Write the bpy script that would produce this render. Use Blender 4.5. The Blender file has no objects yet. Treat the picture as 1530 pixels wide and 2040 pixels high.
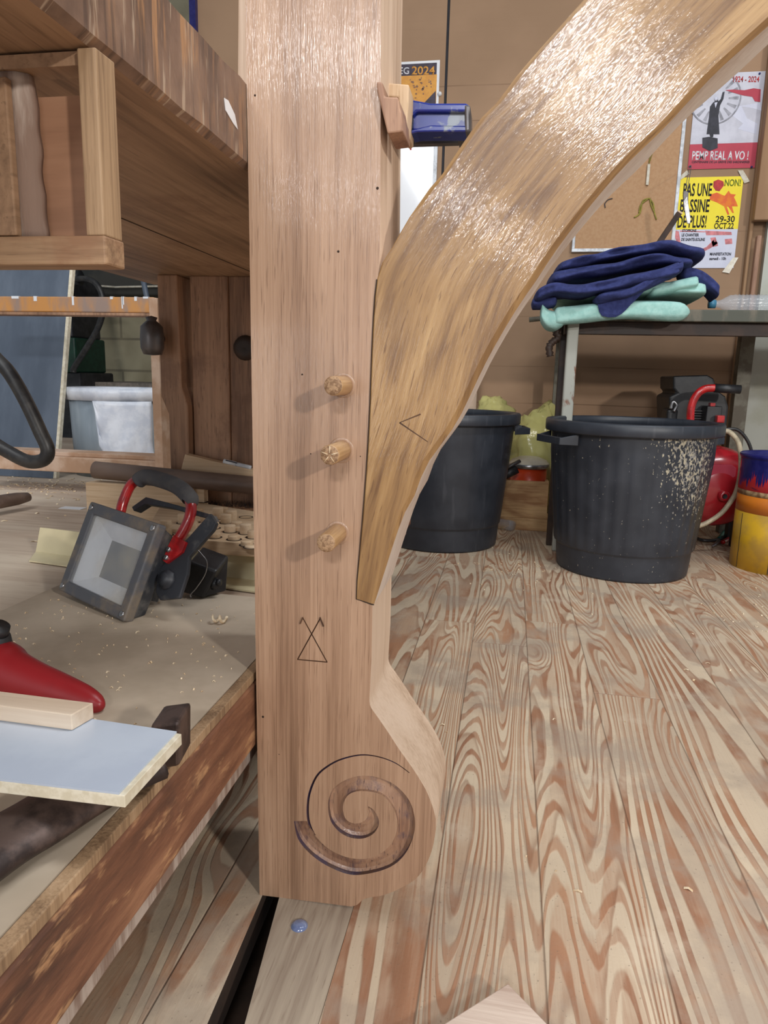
import bpy, bmesh, math, random
from mathutils import Vector, Matrix, noise
random.seed(7)
S = bpy.context.scene
COL = S.collection
PI = math.pi
# ------------------------------------------------------------------ camera
FPX, CX, CY, EYE = 1400.0, 765.0, 1020.0, 0.6
_y = Vector((1020-CX, CY-757, -FPX)).normalized()
_u = Vector((184, 7400, FPX)).normalized(); _u = (_u - _y*_u.dot(_y)).normalized()
_x = _y.cross(_u)
RM = Matrix((_x, _y, _u))            # world = RM @ camera
CAM = Vector((0, 0, EYE))
cd = bpy.data.cameras.new('camera'); cam = bpy.data.objects.new('camera', cd); COL.objects.link(cam)
cam.matrix_world = Matrix.Translation(CAM) @ RM.to_4x4()
cd.sensor_fit = 'VERTICAL'; cd.sensor_height = 24.0; cd.lens = FPX/2040*24.0
cd.clip_start = 0.02
S.camera = cam
# ------------------------------------------------------------------ light
S.view_settings.view_transform = 'Standard'; S.view_settings.look = 'None'
S.view_settings.gamma = 1.0; S.view_settings.exposure = 0.0
w = bpy.data.worlds.new('world'); S.world = w; w.use_nodes = True
w.node_tree.nodes['Background'].inputs[0].default_value = (0.86, 0.93, 1.0, 1)
w.node_tree.nodes['Background'].inputs[1].default_value = 0.30
def area(name, loc, target, sx, sy, power, col=(1, .96, .9)):
    l = bpy.data.lights.new(name, 'AREA'); l.shape = 'RECTANGLE'; l.size = sx; l.size_y = sy
    l.energy = power; l.color = col
    o = bpy.data.objects.new(name, l); COL.objects.link(o); o.location = loc
    o.rotation_euler = (Vector(target)-Vector(loc)).to_track_quat('-Z', 'Y').to_euler()
area('work_light', (2.3, -1.75, 1.75), (0, .8, .5), .18, .14, 62)
area('tube_light_behind', (.25, -3.4, 2.55), (0, .7, .6), .85, .2, 66, (.97, .98, 1))
area('tube_light_overhead', (.95, .9, 3.1), (.8, 1.3, 0), 1.5, .3, 44, (.95, .98, 1))
area('ceiling_light_left', (-1.0, -1.0, 2.75), (-1.0, -.999, 0), .5, 3.4, 48, (.96, .98, 1))
area('small_lamp_behind', (-.36, -2.6, 1.56), (-.05, .69, .77), .16, .12, 9, (.97, .98, 1))
area('fill_light_left', (-1.3, -2.9, 1.0), (-.8, 1.4, .5), 1.3, 1.5, 17, (.97, .98, 1))  # added fill light without a real source, lifts the bench legs and underside

# ------------------------------------------------------------------ picture-to-place helpers
def ray(px, py): return RM @ Vector((px-CX, CY-py, -FPX))
def P(px, py, Y=None, Z=None, X=None):
    r = ray(px, py)
    if Y is not None: return CAM + r*(Y/r.y)
    if Z is not None: return CAM + r*((Z-EYE)/r.z)
    return CAM + r*(X/r.x)
def onplane(px, py, o, n):
    r = ray(px, py); return CAM + r*((o-CAM).dot(n)/r.dot(n))

# ------------------------------------------------------------------ materials
def lin(c):
    return tuple(((v/255)/12.92 if v/255 <= .04045 else ((v/255+.055)/1.055)**2.4) for v in c)+(1,)
class NT:
    def __init__(s, name):
        s.m = bpy.data.materials.new(name); s.m.use_nodes = True; s.t = s.m.node_tree
        s.b = s.t.nodes['Principled BSDF']
    def n(s, ty, **kw):
        nd = s.t.nodes.new(ty)
        for k, v in kw.items(): setattr(nd, k, v)
        return nd
    def l(s, a, b): s.t.links.new(a, b)
    def inp(s, node, i, v):
        if hasattr(v, 'is_linked') or isinstance(v, bpy.types.NodeSocket): s.l(v, node.inputs[i])
        else: node.inputs[i].default_value = v
    def math(s, op, a, b=None, c=None, clamp=False):
        nd = s.n('ShaderNodeMath', operation=op); nd.use_clamp = clamp
        s.inp(nd, 0, a)
        if b is not None: s.inp(nd, 1, b)
        if c is not None: s.inp(nd, 2, c)
        return nd.outputs[0]
    def coord(s, kind='Object', scale=(1, 1, 1), rot=(0, 0, 0), loc=(0, 0, 0)):
        tc = s.n('ShaderNodeTexCoord'); mp = s.n('ShaderNodeMapping')
        s.l(tc.outputs[kind], mp.inputs[0]); mp.inputs['Scale'].default_value = scale
        mp.inputs['Rotation'].default_value = rot; mp.inputs['Location'].default_value = loc
        return mp.outputs[0]
    def noise(s, vec, scale=1., detail=3., rough=.5, dist=0., w=None):
        nd = s.n('ShaderNodeTexNoise')
        if w is not None:
            nd.noise_dimensions = '4D'; s.inp(nd, 'W', w)
        s.inp(nd, 'Vector', vec); nd.inputs['Scale'].default_value = scale; nd.inputs['Detail'].default_value = detail
        nd.inputs['Roughness'].default_value = rough; nd.inputs['Distortion'].default_value = dist
        return nd.outputs['Fac']
    def ramp(s, fac, stops, interp='LINEAR'):
        nd = s.n('ShaderNodeValToRGB'); cr = nd.color_ramp; cr.interpolation = interp
        while len(cr.elements) < len(stops): cr.elements.new(.5)
        for e, (p, c) in zip(cr.elements, stops):
            e.position = p; e.color = c if len(c) == 4 else lin(c)
        s.inp(nd, 0, fac); return nd.outputs[0]
    def step(s, fac, lo, hi):
        nd = s.n('ShaderNodeMapRange'); nd.interpolation_type = 'SMOOTHSTEP'; nd.clamp = True
        s.inp(nd, 0, fac); nd.inputs[1].default_value = lo; nd.inputs[2].default_value = hi
        return nd.outputs[0]
    def mix(s, fac, a, b, mode='MIX'):
        nd = s.n('ShaderNodeMix', data_type='RGBA', blend_type=mode)
        s.inp(nd, 0, fac); s.inp(nd, 6, a if not isinstance(a, tuple) else a); s.inp(nd, 7, b)
        return nd.outputs[2]
    def bump(s, h, strength=.3, dist=.001, normal=None):
        nd = s.n('ShaderNodeBump'); nd.inputs['Strength'].default_value = strength
        nd.inputs['Distance'].default_value = dist; s.inp(nd, 'Height', h)
        if normal is not None: s.l(normal, nd.inputs['Normal'])
        return nd.outputs[0]
    def base(s, v): s.inp(s.b, 'Base Color', v)
    def set(s, **k):
        for a, v in k.items(): s.inp(s.b, a.replace('_', ' '), v)
        return s.m
def plain(name, c, rough=.5, metal=0., c2=None, sc=30., lo=.4, hi=.6, stretch=(1, 1, 1), bump=0., coat=0., **kw):
    m = NT(name); 
    if c2 is None: c2 = tuple(int(v*.82) for v in c)
    co = m.coord(scale=stretch); f = m.noise(co, sc, 5., .6)
    m.base(m.mix(m.step(f, lo, hi), lin(c), lin(c2)))
    m.set(Roughness=rough, Metallic=metal)
    if coat: m.b.inputs['Coat Weight'].default_value = coat; m.b.inputs['Coat Roughness'].default_value = .15
    if bump: m.l(m.bump(m.noise(co, sc*3, 4.), bump, .002), m.b.inputs['Normal'])
    for k, v in kw.items(): m.inp(m.b, k.replace('_', ' '), v)
    return m.m
def wood(name, light, mid, dark, across=60, along=3, axis='Z', rough=.5, coat=0., coatrough=.14, fleck=.5, kind='Object', rot=(0, 0, 0), cb=.5, wave=0., dirt=None, loc=(0, 0, 0)):
    m = NT(name)
    ax = 'XYZ'.index(axis)
    def sc(a, b): v = [a, a, a]; v[ax] = b; return tuple(v)
    c1 = m.coord(kind, rot=rot, loc=loc)
    def st(a, b):
        mp = m.n('ShaderNodeMapping'); m.l(c1, mp.inputs[0]); mp.inputs['Scale'].default_value = sc(a, b); return mp.outputs[0]
    big = m.noise(st(across*.28, along*.5), 1., 3., .55, wave)
    fine = m.noise(st(across*4, along*2.2), 1., 3., .6, .2)
    fl = m.noise(st(across*9, along*9), 1., 2., .5)
    col = m.ramp(m.math('ADD', m.math('MULTIPLY', big, .65), m.math('MULTIPLY', fine, .35)), [(.36, dark), (.5, mid), (.64, light)])
    fk = m.math('MULTIPLY', m.step(fl, .60, .70), fleck)
    col = m.mix(fk, col, lin(dark))
    if dirt:
        dn = m.noise(c1, dirt[1], 5., .65); col = m.mix(m.math('MULTIPLY', m.step(dn, .5, .68), dirt[2]), col, lin(dirt[0]))
    m.base(col); m.set(Roughness=rough)
    bn = m.bump(m.math('ADD', fine, m.math('MULTIPLY', fl, .7)), .35, .0006)
    m.l(bn, m.b.inputs['Normal'])
    if coat:
        m.b.inputs['Coat Weight'].default_value = coat; m.b.inputs['Coat Roughness'].default_value = coatrough
        g = m.noise(st(across*11, along*16), 1., 2., .6); g2 = m.noise(c1, 55., 3.)
        m.l(m.bump(m.math('ADD', g, m.math('MULTIPLY', g2, .3)), cb, .0011), m.b.inputs['Coat Normal'])
    return m.m
M = {}
M['floor_grey'] = wood('worn_grey_plank', (180, 164, 144), (162, 146, 128), (128, 108, 92), 40, 3, 'Y', .65, 0, .2, .5, wave=1.5)
M['oak'] = wood('varnished_oak', (184, 150, 123), (164, 130, 104), (126, 95, 73), 90, 2.6, 'Z', .45, .65, .15, .65, cb=.42)
M['oak_raw'] = wood('bare_oak', (226, 201, 178), (214, 187, 162), (186, 156, 130), 60, 2.2, 'Z', .6, 0, fleck=.25)
M['oak_brace'] = wood('golden_varnished_oak', (184, 148, 100), (156, 119, 73), (112, 78, 44), 50, 4.0, 'Y', .45, .8, .1, .8, kind='UV', wave=2.2, cb=.34)
M['brace_side'] = wood('bare_brace_underside', (226, 214, 204), (214, 198, 186), (190, 170, 156), 40, 3, 'Z', .6, 0, fleck=.15)
M['groove'] = wood('stained_carving', (168, 132, 106), (140, 104, 82), (62, 44, 48), 60, 5, 'Z', .4, .9, .15, .7, cb=.4, dirt=((70, 62, 82), 60, .4))
M['stain'] = plain('dark_purple_brown_stain', (78, 56, 50), .35, c2=(64, 52, 72), sc=60, coat=.6)
M['peg'] = wood('peg_oak', (206, 170, 128), (184, 146, 102), (150, 112, 72), 80, 6, 'Y', .45, .5, .2, .3)
M['endgrain'] = plain('peg_end_grain', (176, 142, 108), .6, c2=(130, 98, 70), sc=260, bump=.5)
M['cut'] = plain('scribed_line', (84, 54, 32), .7)
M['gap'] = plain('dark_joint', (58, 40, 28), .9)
def floor_mat():
    m = NT('worn_plank_floor'); c = m.coord()
    sp = m.n('ShaderNodeSeparateXYZ'); m.l(c, sp.inputs[0]); x, y = sp.outputs[0], sp.outputs[1]
    xs = m.math('DIVIDE', m.math('ADD', x, 10-.068+.125*.0), .125)     # plank seams every 12.5 cm
    pid = m.math('FLOOR', xs); fx = m.math('FRACT', xs)
    off = m.math('MULTIPLY', m.math('FRACT', m.math('MULTIPLY', m.math('SINE', m.math('MULTIPLY', pid, 12.9898)), 437.585)), 2.3)
    ys = m.math('DIVIDE', m.math('ADD', m.math('ADD', y, 7.0), off), 2.3)
    bid = m.math('FLOOR', ys); fy = m.math('FRACT', ys)
    wv = m.math('ADD', m.math('MULTIPLY', pid, 3.71), m.math('MULTIPLY', bid, 7.37))
    def vec(sx, sy):
        cb = m.n('ShaderNodeCombineXYZ'); m.l(m.math('MULTIPLY', x, sx), cb.inputs[0]); m.l(m.math('MULTIPLY', y, sy), cb.inputs[1]); return cb.outputs[0]
    f1 = m.noise(vec(7.5, .75), 1., 1.3, .5, .12, w=wv)
    f2 = m.noise(vec(30, 5), 1., 2., .5, 0., w=wv)
    # knots
    vo = m.n('ShaderNodeTexVoronoi'); vo.inputs['Scale'].default_value = 1.; m.l(vec(4.2, 1.5), vo.inputs['Vector'])
    kd = m.math('SUBTRACT', 1., m.step(vo.outputs['Distance'], 0., .22))
    f = m.math('ADD', f1, m.math('MULTIPLY', f2, .035))
    f = m.math('ADD', f, m.math('MULTIPLY', kd, .17))
    rings = m.math('FRACT', m.math('ADD', m.math('MULTIPLY', f, 17.), m.math('MULTIPLY', fx, 2.2)))
    late = m.math('MULTIPLY', m.step(rings, .42, .52), m.math('SUBTRACT', 1., m.step(rings, .92, 1.)))
    late = m.math('MULTIPLY', late, m.math('ADD', .55, m.math('MULTIPLY', m.step(m.noise(vec(12, 5), 1., 4., .65, w=wv), .42, .58), .45)))
    edge = m.math('MULTIPLY', m.step(rings, .80, .94), m.math('SUBTRACT', 1., m.step(rings, .94, 1.)))
    var = m.noise(vec(5, 1.2), 1., 3., .5, w=wv)
    cream = m.ramp(var, [(.3, (180, 160, 138)), (.6, (210, 190, 163))])
    red = m.ramp(m.noise(vec(8, 2), 1., 3., .6, w=wv), [(.3, (140, 98, 74)), (.55, (166, 120, 90)), (.75, (184, 142, 110))])
    fine = m.math('FRACT', m.math('MULTIPLY', m.math('ADD', f, m.math('MULTIPLY', m.noise(vec(20, 3), 1., 2., .5, w=wv), .02)), 46.))
    fl_ = m.math('MULTIPLY', m.step(fine, .5, .66), m.math('SUBTRACT', 1., m.step(fine, .9, 1.)))
    fm = m.step(m.noise(vec(5, .6), 1., 1., .5, w=m.math('ADD', wv, 31.)), .44, .54)
    late = m.math('ADD', m.math('MULTIPLY', late, m.math('SUBTRACT', 1., m.math('MULTIPLY', fm, .65))), m.math('MULTIPLY', m.math('MULTIPLY', fl_, fm), .75), clamp=True)
    fib = m.noise(vec(420, 12), 1., 2., .6, w=wv)
    late = m.math('ADD', late, m.math('MULTIPLY', m.math('SUBTRACT', fib, .5), .5), clamp=True)
    col = m.mix(late, cream, red)
    col = m.mix(m.math('MULTIPLY', edge, .4), col, lin((128, 88, 62)))
    dirt = m.noise(c, 5., 6., .65); col = m.mix(m.math('MULTIPLY', m.step(dirt, .46, .64), .65), col, lin((160, 143, 127)))
    wear = m.noise(c, 9., 5., .6, w=3.); col = m.mix(m.math('MULTIPLY', m.step(wear, .55, .7), .35), col, lin((214, 198, 176)))
    sp2 = m.noise(c, 260., 2., .5); col = m.mix(m.math('MULTIPLY', m.step(sp2, .66, .74), .5), col, lin((110, 92, 78)))
    sm = m.math('ADD', m.math('SUBTRACT', 1., m.step(fx, .0, .014)), m.math('SUBTRACT', 1., m.step(m.math('SUBTRACT', 1., fx), 0., .014)), clamp=True)
    sb = m.math('SUBTRACT', 1., m.step(fy, 0., .0022))
    se = m.math('MAXIMUM', sm, sb)
    col = m.mix(m.math('MULTIPLY', se, .55), col, lin((96, 68, 50)))
    knot = m.step(kd, .86, .97); col = m.mix(m.math('MULTIPLY', knot, .65), col, lin((122, 84, 60)))
    m.base(col); m.set(Roughness=.55)
    h = m.math('SUBTRACT', m.math('ADD', late, m.math('MULTIPLY', sp2, .4)), m.math('MULTIPLY', se, 3.))
    m.l(m.bump(h, .5, .0012), m.b.inputs['Normal']); return m.m
M['floor'] = floor_mat()
def board_mat():
    m = NT('brown_fibreboard_wall'); c = m.coord()
    sp = m.n('ShaderNodeSeparateXYZ'); m.l(c, sp.inputs[0]); z = sp.outputs[2]
    n1 = m.noise(c, 2.5, 4.); n2 = m.noise(m.coord(scale=(6, 6, 60)), 1., 3.)
    col = m.mix(m.step(n1, .35, .7), lin((152, 122, 95)), lin((166, 134, 106)))
    col = m.mix(m.math('MULTIPLY', m.step(n2, .5, .75), .10), col, lin((140, 108, 82)))
    s = None
    for zz in (.11, .305, .495, .66, .88, 1.23, 1.69, 1.83):
        d = m.math('ABSOLUTE', m.math('SUBTRACT', m.math('ADD', z, m.math('MULTIPLY', m.noise(c, 1.2, 1.), .02)), zz+.01))
        k = m.math('MULTIPLY', m.math('SUBTRACT', 1., m.step(d, .0, .004)), m.math('ADD', .35, m.math('MULTIPLY', m.step(m.noise(m.coord(), 3., 1., w=zz*9), .42, .58), .65))); s = k if s is None else m.math('MAXIMUM', s, k)
    col = m.mix(m.math('MULTIPLY', s, .6), col, lin((96, 68, 46)))
    m.base(col); m.set(Roughness=.8); return m.m
M['fibre'] = board_mat()
def beam_mat():
    m = NT('rust_brown_scraped_beam'); c = m.coord()
    a = m.noise(m.coord(scale=(30, 5, 30)), 1., 5., .6); col = m.ramp(a, [(.32, (72, 46, 36)), (.5, (122, 80, 58)), (.68, (160, 114, 84))])
    b = m.noise(m.coord(scale=(60, 16, 60), loc=(0, 2, 0)), 1., 4., .65); col = m.mix(m.math('MULTIPLY', m.step(b, .54, .68), .75), col, lin((194, 148, 106)))
    d = m.noise(c, 9., 4., .6); col = m.mix(m.math('MULTIPLY', m.step(d, .55, .7), .7), col, lin((70, 52, 46)))
    m.base(col); m.set(Roughness=.5); m.l(m.bump(b, .6, .003), m.b.inputs['Normal']); return m.m
def block_mat():
    m = NT('concrete_block_wall'); b = m.n('ShaderNodeTexBrick')
    m.l(m.coord(rot=(PI/2, 0, 0)), b.inputs['Vector']); b.inputs['Scale'].default_value = 1.
    b.inputs['Brick Width'].default_value = .5; b.inputs['Row Height'].default_value = .2; b.inputs['Mortar Size'].default_value = .008
    b.inputs['Color1'].default_value = lin((176, 166, 138)); b.inputs['Color2'].default_value = lin((160, 152, 126)); b.inputs['Mortar'].default_value = lin((130, 122, 102))
    n = m.noise(m.coord(), 4., 5.); m.base(m.mix(m.math('MULTIPLY', m.step(n, .4, .7), .5), b.outputs[0], lin((124, 114, 90)))); m.set(Roughness=.9)
    return m.m
M['block'] = block_mat()
def bin_mat():
    m = NT('dark_bin_plastic'); c = m.coord()
    n = m.noise(c, 12., 5.); col = m.mix(m.step(n, .35, .7), lin((40, 44, 52)), lin((52, 56, 64)))
    sc_ = m.noise(m.coord(scale=(60, 60, 5)), 1., 4.); col = m.mix(m.math('MULTIPLY', m.step(sc_, .58, .75), .25), col, lin((96, 98, 104)))
    m.base(col); m.set(Roughness=.42); m.l(m.bump(n, .2, .002), m.b.inputs['Normal']); return m.m
M['bin'] = bin_mat()
def bin_dusty():
    m = NT('dark_bin_plastic_with_sawdust'); c = m.coord()
    sp = m.n('ShaderNodeSeparateXYZ'); m.l(c, sp.inputs[0]); x, y, z = sp.outputs
    n = m.noise(c, 12., 5.); col = m.mix(m.step(n, .35, .7), lin((40, 44, 52)), lin((52, 56, 64)))
    ang = m.math('ARCTAN2', x, m.math('MULTIPLY', y, -1.))
    d = m.math('ABSOLUTE', m.math('SUBTRACT', ang, m.math('ADD', .55, m.math('MULTIPLY', m.math('SUBTRACT', z, .45), -1.1))))
    band = m.math('SUBTRACT', 1., m.step(d, .08, .72)); zz = m.step(z, .10, .36)
    msk = m.math('MULTIPLY', band, zz)
    sp2 = m.noise(m.coord(scale=(1, 1, .6)), 150., 2.5, .6)
    th = m.math('SUBTRACT', .70, m.math('MULTIPLY', msk, .215))
    k = m.math('MULTIPLY', m.math('SUBTRACT', sp2, th), 28., clamp=True)
    pc = m.mix(m.step(m.noise(c, 90., 2.), .45, .55), lin((190, 180, 156)), lin((150, 146, 140)))
    m.base(m.mix(m.math('MULTIPLY', k, .85), col, pc)); m.set(Roughness=.45); return m.m
M['bin_dusty'] = bin_dusty()
M['bench'] = wood('worn_painted_bench_edge', (164, 126, 98), (122, 92, 74), (78, 58, 48), 30, 8, 'Z', .5, .2, .35, .5, cb=.3, dirt=((186, 136, 90), 26, .7))
def bench_edge():
    m = NT('worn_painted_bench_edge'); c = m.coord()
    a = m.noise(m.coord(scale=(1, 1, .5)), 14., 5., .6); col = m.ramp(a, [(.34, (84, 64, 54)), (.5, (120, 94, 78)), (.68, (146, 118, 98))])
    st1 = m.noise(m.coord(scale=(1, 60, 7)), 1., 4., .65); blot = m.noise(c, 7., 3.)
    k = m.math('MULTIPLY', m.step(st1, .48, .60), m.step(blot, .38, .58)); col = m.mix(m.math('MULTIPLY', k, .8), col, lin((178, 132, 90)))
    st2 = m.noise(m.coord(scale=(1, 90, 9), loc=(0, 3, 1)), 1., 3., .6); col = m.mix(m.math('MULTIPLY', m.step(st2, .54, .66), .6), col, lin((62, 48, 44)))
    st3 = m.noise(m.coord(scale=(1, 160, 14), loc=(0, 7, 1)), 1., 3., .6); col = m.mix(m.math('MULTIPLY', m.step(st3, .58, .68), .6), col, lin((190, 170, 148)))
    m.base(col); m.set(Roughness=.45); m.l(m.bump(m.noise(c, 60., 5.), .5, .002), m.b.inputs['Normal']); return m.m
M['bench'] = bench_edge()
M['bench_under'] = wood('old_bench_wood', (180, 146, 116), (156, 124, 96), (110, 84, 62), 26, 2, 'Y', .6, fleck=.5, dirt=((124, 90, 68), 7, .5))
M['bench_leg'] = wood('old_bench_leg', (180, 140, 110), (150, 114, 88), (92, 66, 50), 30, 3, 'Z', .6, fleck=.5, dirt=((110, 76, 56), 9, .5))
M['beam'] = wood('rust_brown_beam', (176, 130, 96), (136, 92, 66), (84, 54, 42), 34, 6, 'Y', .55, .15, .4, .5, cb=.3, dirt=((66, 46, 36), 10, .6))
M['beam'] = beam_mat()
M['boxwood'] = wood('box_plywood', (182, 142, 112), (164, 122, 94), (136, 98, 74), 18, 3, 'X', .6, fleck=.2)
M['plyedge'] = wood('pale_ply_edge', (186, 156, 124), (164, 134, 102), (118, 92, 68), 90, 5, 'Z', .65, fleck=.4)
M['plyedge_x'] = wood('pale_ply_edge_lying', (190, 160, 128), (170, 138, 106), (124, 96, 72), 60, 5, 'X', .65, fleck=.4, dirt=((140, 98, 70), 12, .6))
M['waney'] = plain('grey_waney_edge', (186, 170, 158), .85, c2=(140, 116, 102), sc=50, stretch=(1, 1, .15), bump=.6)
M['mdf'] = plain('grey_brown_mdf', (194, 178, 158), .75, c2=(174, 158, 138), sc=5, bump=.05)
M['dustwood'] = wood('dusty_planks', (208, 192, 172), (190, 170, 150), (160, 136, 116), 16, 1.6, 'X', .7, fleck=.3, wave=1.)
M['palewood'] = wood('pale_fresh_wood', (226, 200, 168), (212, 184, 150), (184, 152, 116), 40, 3, 'X', .6, fleck=.3)
M['pine'] = wood('white_pine', (226, 210, 190), (212, 192, 170), (190, 166, 142), 30, 2, 'X', .6, fleck=.1)
M['offcut'] = wood('pale_oak_offcut', (214, 194, 178), (200, 178, 162), (176, 150, 134), 90, 4, 'X', .6, fleck=.3)
M['laminate'] = plain('bluish_white_laminate', (190, 200, 214), .25, c2=(180, 190, 206), sc=8)
M['core'] = plain('cream_board_core', (222, 214, 194), .8, sc=90, c2=(206, 196, 172))
M['steel_dark'] = plain('dark_rusted_steel', (94, 78, 72), .5, .5, c2=(58, 48, 46), sc=30, bump=.2)
M['pole'] = plain('worn_brown_grey_pole', (116, 96, 84), .5, c2=(84, 66, 56), sc=8, stretch=(.3, 1, 1))
M['red'] = plain('red_plastic', (138, 26, 32), .4, c2=(122, 24, 30), sc=12)
M['redlamp'] = plain('red_painted_steel', (188, 32, 34), .28, c2=(150, 26, 30), sc=50, coat=.5)
M['tankred'] = plain('red_tank_paint', (186, 36, 46), .25, c2=(164, 30, 40), sc=6, coat=.5)
M['black'] = plain('black_plastic', (30, 30, 33), .45, c2=(44, 44, 46), sc=25)
M['lampblack'] = plain('dusty_black_casting', (46, 48, 54), .5, c2=(96, 94, 92), sc=26, lo=.52, hi=.72)
M['lampframe'] = plain('dusty_grey_bezel', (84, 86, 92), .5, c2=(122, 110, 96), sc=22, lo=.45, hi=.7)
M['foam'] = plain('grey_foam_grip', (76, 76, 80), .8, c2=(90, 88, 88), sc=30)
M['rubber'] = plain('black_rubber_hose', (36, 35, 36), .42, c2=(54, 52, 50), sc=40)
M['white'] = plain('white_paint', (232, 233, 236), .35, c2=(224, 226, 230), sc=5)
M['whiteboard'] = plain('glossy_whiteboard', (246, 247, 250), .06, c2=(243, 244, 248), sc=5, coat=1.)
M['metal'] = plain('bare_metal', (178, 178, 180), .3, .9, sc=30)
M['metal_grey'] = plain('grey_metal_knob', (108, 104, 104), .4, .6, sc=20)
M['galv'] = plain('galvanised_sheet', (150, 162, 172), .4, .3, c2=(176, 186, 194), sc=9, stretch=(1, 1, .2))
M['liner'] = plain('white_bin_liner', (226, 230, 238), .35, c2=(206, 212, 224), sc=18, bump=.4)
M['slate'] = plain('slate_blue_grey_panel', (80, 90, 104), .45, c2=(98, 108, 122), sc=6, stretch=(2, 1, .6), lo=.35, hi=.75)
M['orange_edge'] = plain('paint_stained_orange_wood', (196, 138, 76), .55, c2=(150, 128, 116), sc=9, stretch=(1.2, 1, .4), lo=.42, hi=.6)
M['trestle'] = plain('pale_trestle_wood', (196, 168, 146), .65, c2=(170, 134, 106), sc=9)
M['cream'] = plain('cream_bent_sheet', (214, 202, 166), .45, c2=(204, 192, 156), sc=6)
M['bristle'] = plain('black_bristle', (30, 30, 32), .6, c2=(70, 70, 74), sc=200)
M['navy'] = plain('navy_wool', (40, 48, 96), .95, c2=(50, 58, 110), sc=60, bump=.5)
M['mint'] = plain('mint_wool', (150, 196, 188), .95, c2=(166, 208, 200), sc=40, bump=.4)
M['tabletop'] = plain('paint_crusted_edge', (74, 76, 66), .6, c2=(110, 102, 88), sc=18, stretch=(1, 1, .3), lo=.42, hi=.62)
M['darkwood'] = plain('dark_brown_wood', (62, 44, 34), .6, c2=(44, 32, 26), sc=14)
M['legpaint'] = plain('chipped_white_leg', (166, 166, 156), .55, c2=(124, 84, 64), sc=24, stretch=(1, 1, .5), lo=.56, hi=.66)
M['greyleg'] = plain('grey_steel_leg', (118, 114, 100), .55, .1, c2=(96, 88, 74), sc=20)
M['door'] = plain('pale_grey_green_door', (184, 186, 176), .5, c2=(172, 172, 156), sc=4)
M['cork'] = plain('cork_sheet', (184, 146, 110), .85, c2=(178, 138, 102), sc=80)
M['frame'] = plain('white_aluminium_frame', (226, 230, 236), .35)
M['poster_grey'] = plain('poster_pale_grey', (208, 208, 220), .6, c2=(194, 194, 206), sc=12)
M['poster_red'] = plain('poster_crimson', (186, 58, 78), .6, c2=(178, 54, 74), sc=9)
M['poster_yellow'] = plain('poster_yellow', (246, 226, 48), .6, c2=(242, 220, 44), sc=9)
M['poster_white'] = plain('poster_white', (214, 216, 232), .6, c2=(206, 208, 226), sc=9)
M['ink'] = plain('black_ink', (34, 32, 40), .7)
M['robe'] = plain('dark_grey_ink', (60, 60, 70), .7)
M['ring'] = plain('mid_grey_ink', (168, 168, 178), .7)
M['orange_ink'] = plain('orange_ink', (232, 128, 40), .7, c2=(224, 100, 50), sc=30)
M['pink_ink'] = plain('pink_ink', (226, 140, 144), .7)
M['red_ink'] = plain('red_ink', (198, 60, 60), .7)
M['white_ink'] = plain('white_ink', (236, 234, 240), .7)
M['green_ink'] = plain('green_ink', (120, 140, 40), .7)
M['poster_amber'] = plain('poster_amber', (222, 160, 72), .6, c2=(212, 148, 66), sc=40)
M['poster_plum'] = plain('poster_dark_plum', (70, 60, 74), .6)
M['tape'] = plain('cloudy_tape', (206, 200, 184), .3, c2=(188, 178, 158), sc=60)
M['tan_card'] = plain('tan_cardboard', (164, 130, 98), .8, c2=(150, 116, 86), sc=7, stretch=(1, 1, .2))
M['yellowtin'] = plain('yellow_tin', (204, 160, 38), .4, c2=(178, 140, 58), sc=9)
M['orangetin'] = plain('orange_tin', (206, 118, 34), .4, c2=(190, 108, 38), sc=9)
M['redtin'] = plain('red_tin', (206, 48, 58), .4, c2=(60, 30, 84), sc=16, stretch=(.5, .5, 2.2), lo=.56, hi=.60)
M['navypaint'] = plain('navy_wet_paint', (30, 30, 92), .3, c2=(40, 40, 104), sc=30)
M['tantin'] = plain('tan_dirty_tin', (168, 140, 104), .5, c2=(120, 90, 64), sc=60)
M['clampblue'] = plain('blue_glossy_enamel', (26, 42, 130), .22, c2=(120, 128, 140), sc=42, lo=.56, hi=.63, coat=.7)
M['caul'] = wood('brown_caul', (176, 138, 112), (150, 112, 90), (112, 80, 62), 60, 4, 'Z', .6)
M['caulpale'] = wood('pale_caul', (214, 186, 152), (200, 170, 136), (176, 142, 106), 60, 4, 'Z', .6)
M['lidcream'] = plain('cream_lid', (228, 220, 200), .35, c2=(218, 206, 182), sc=9)
M['orangepot'] = plain('orange_enamel', (216, 74, 34), .3, c2=(200, 64, 30), sc=9)
M['crate'] = wood('knotty_crate_wood', (224, 188, 142), (206, 166, 118), (160, 114, 74), 16, 3, 'X', .6, wave=2., fleck=.3)
M['beige_hose'] = plain('cream_rubber_hose', (198, 182, 154), .45)
M['glue'] = plain('blue_grey_glue_drop', (120, 134, 168), .15, c2=(100, 112, 150), sc=60, coat=1.)
M['chip'] = plain('wood_chip', (232, 214, 184), .8, c2=(206, 176, 138), sc=90)
M['stringy'] = plain('yellow_green_cord', (160, 150, 60), .7)
M['teal'] = plain('teal_grip', (30, 120, 110), .45)
def clearmat(name, c, a, rough=.12):
    m = NT(name); m.base(lin(c)); m.set(Roughness=rough, Alpha=a, IOR=1.45)
    m.l(m.bump(m.noise(m.coord(), 45., 3.), .5, .004), m.b.inputs['Normal']); return m.m
M['bag'] = clearmat('translucent_yellow_bag', (222, 216, 140), .62, .2)
M['pet'] = clearmat('clear_bottle_plastic', (200, 206, 214), .34)
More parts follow.
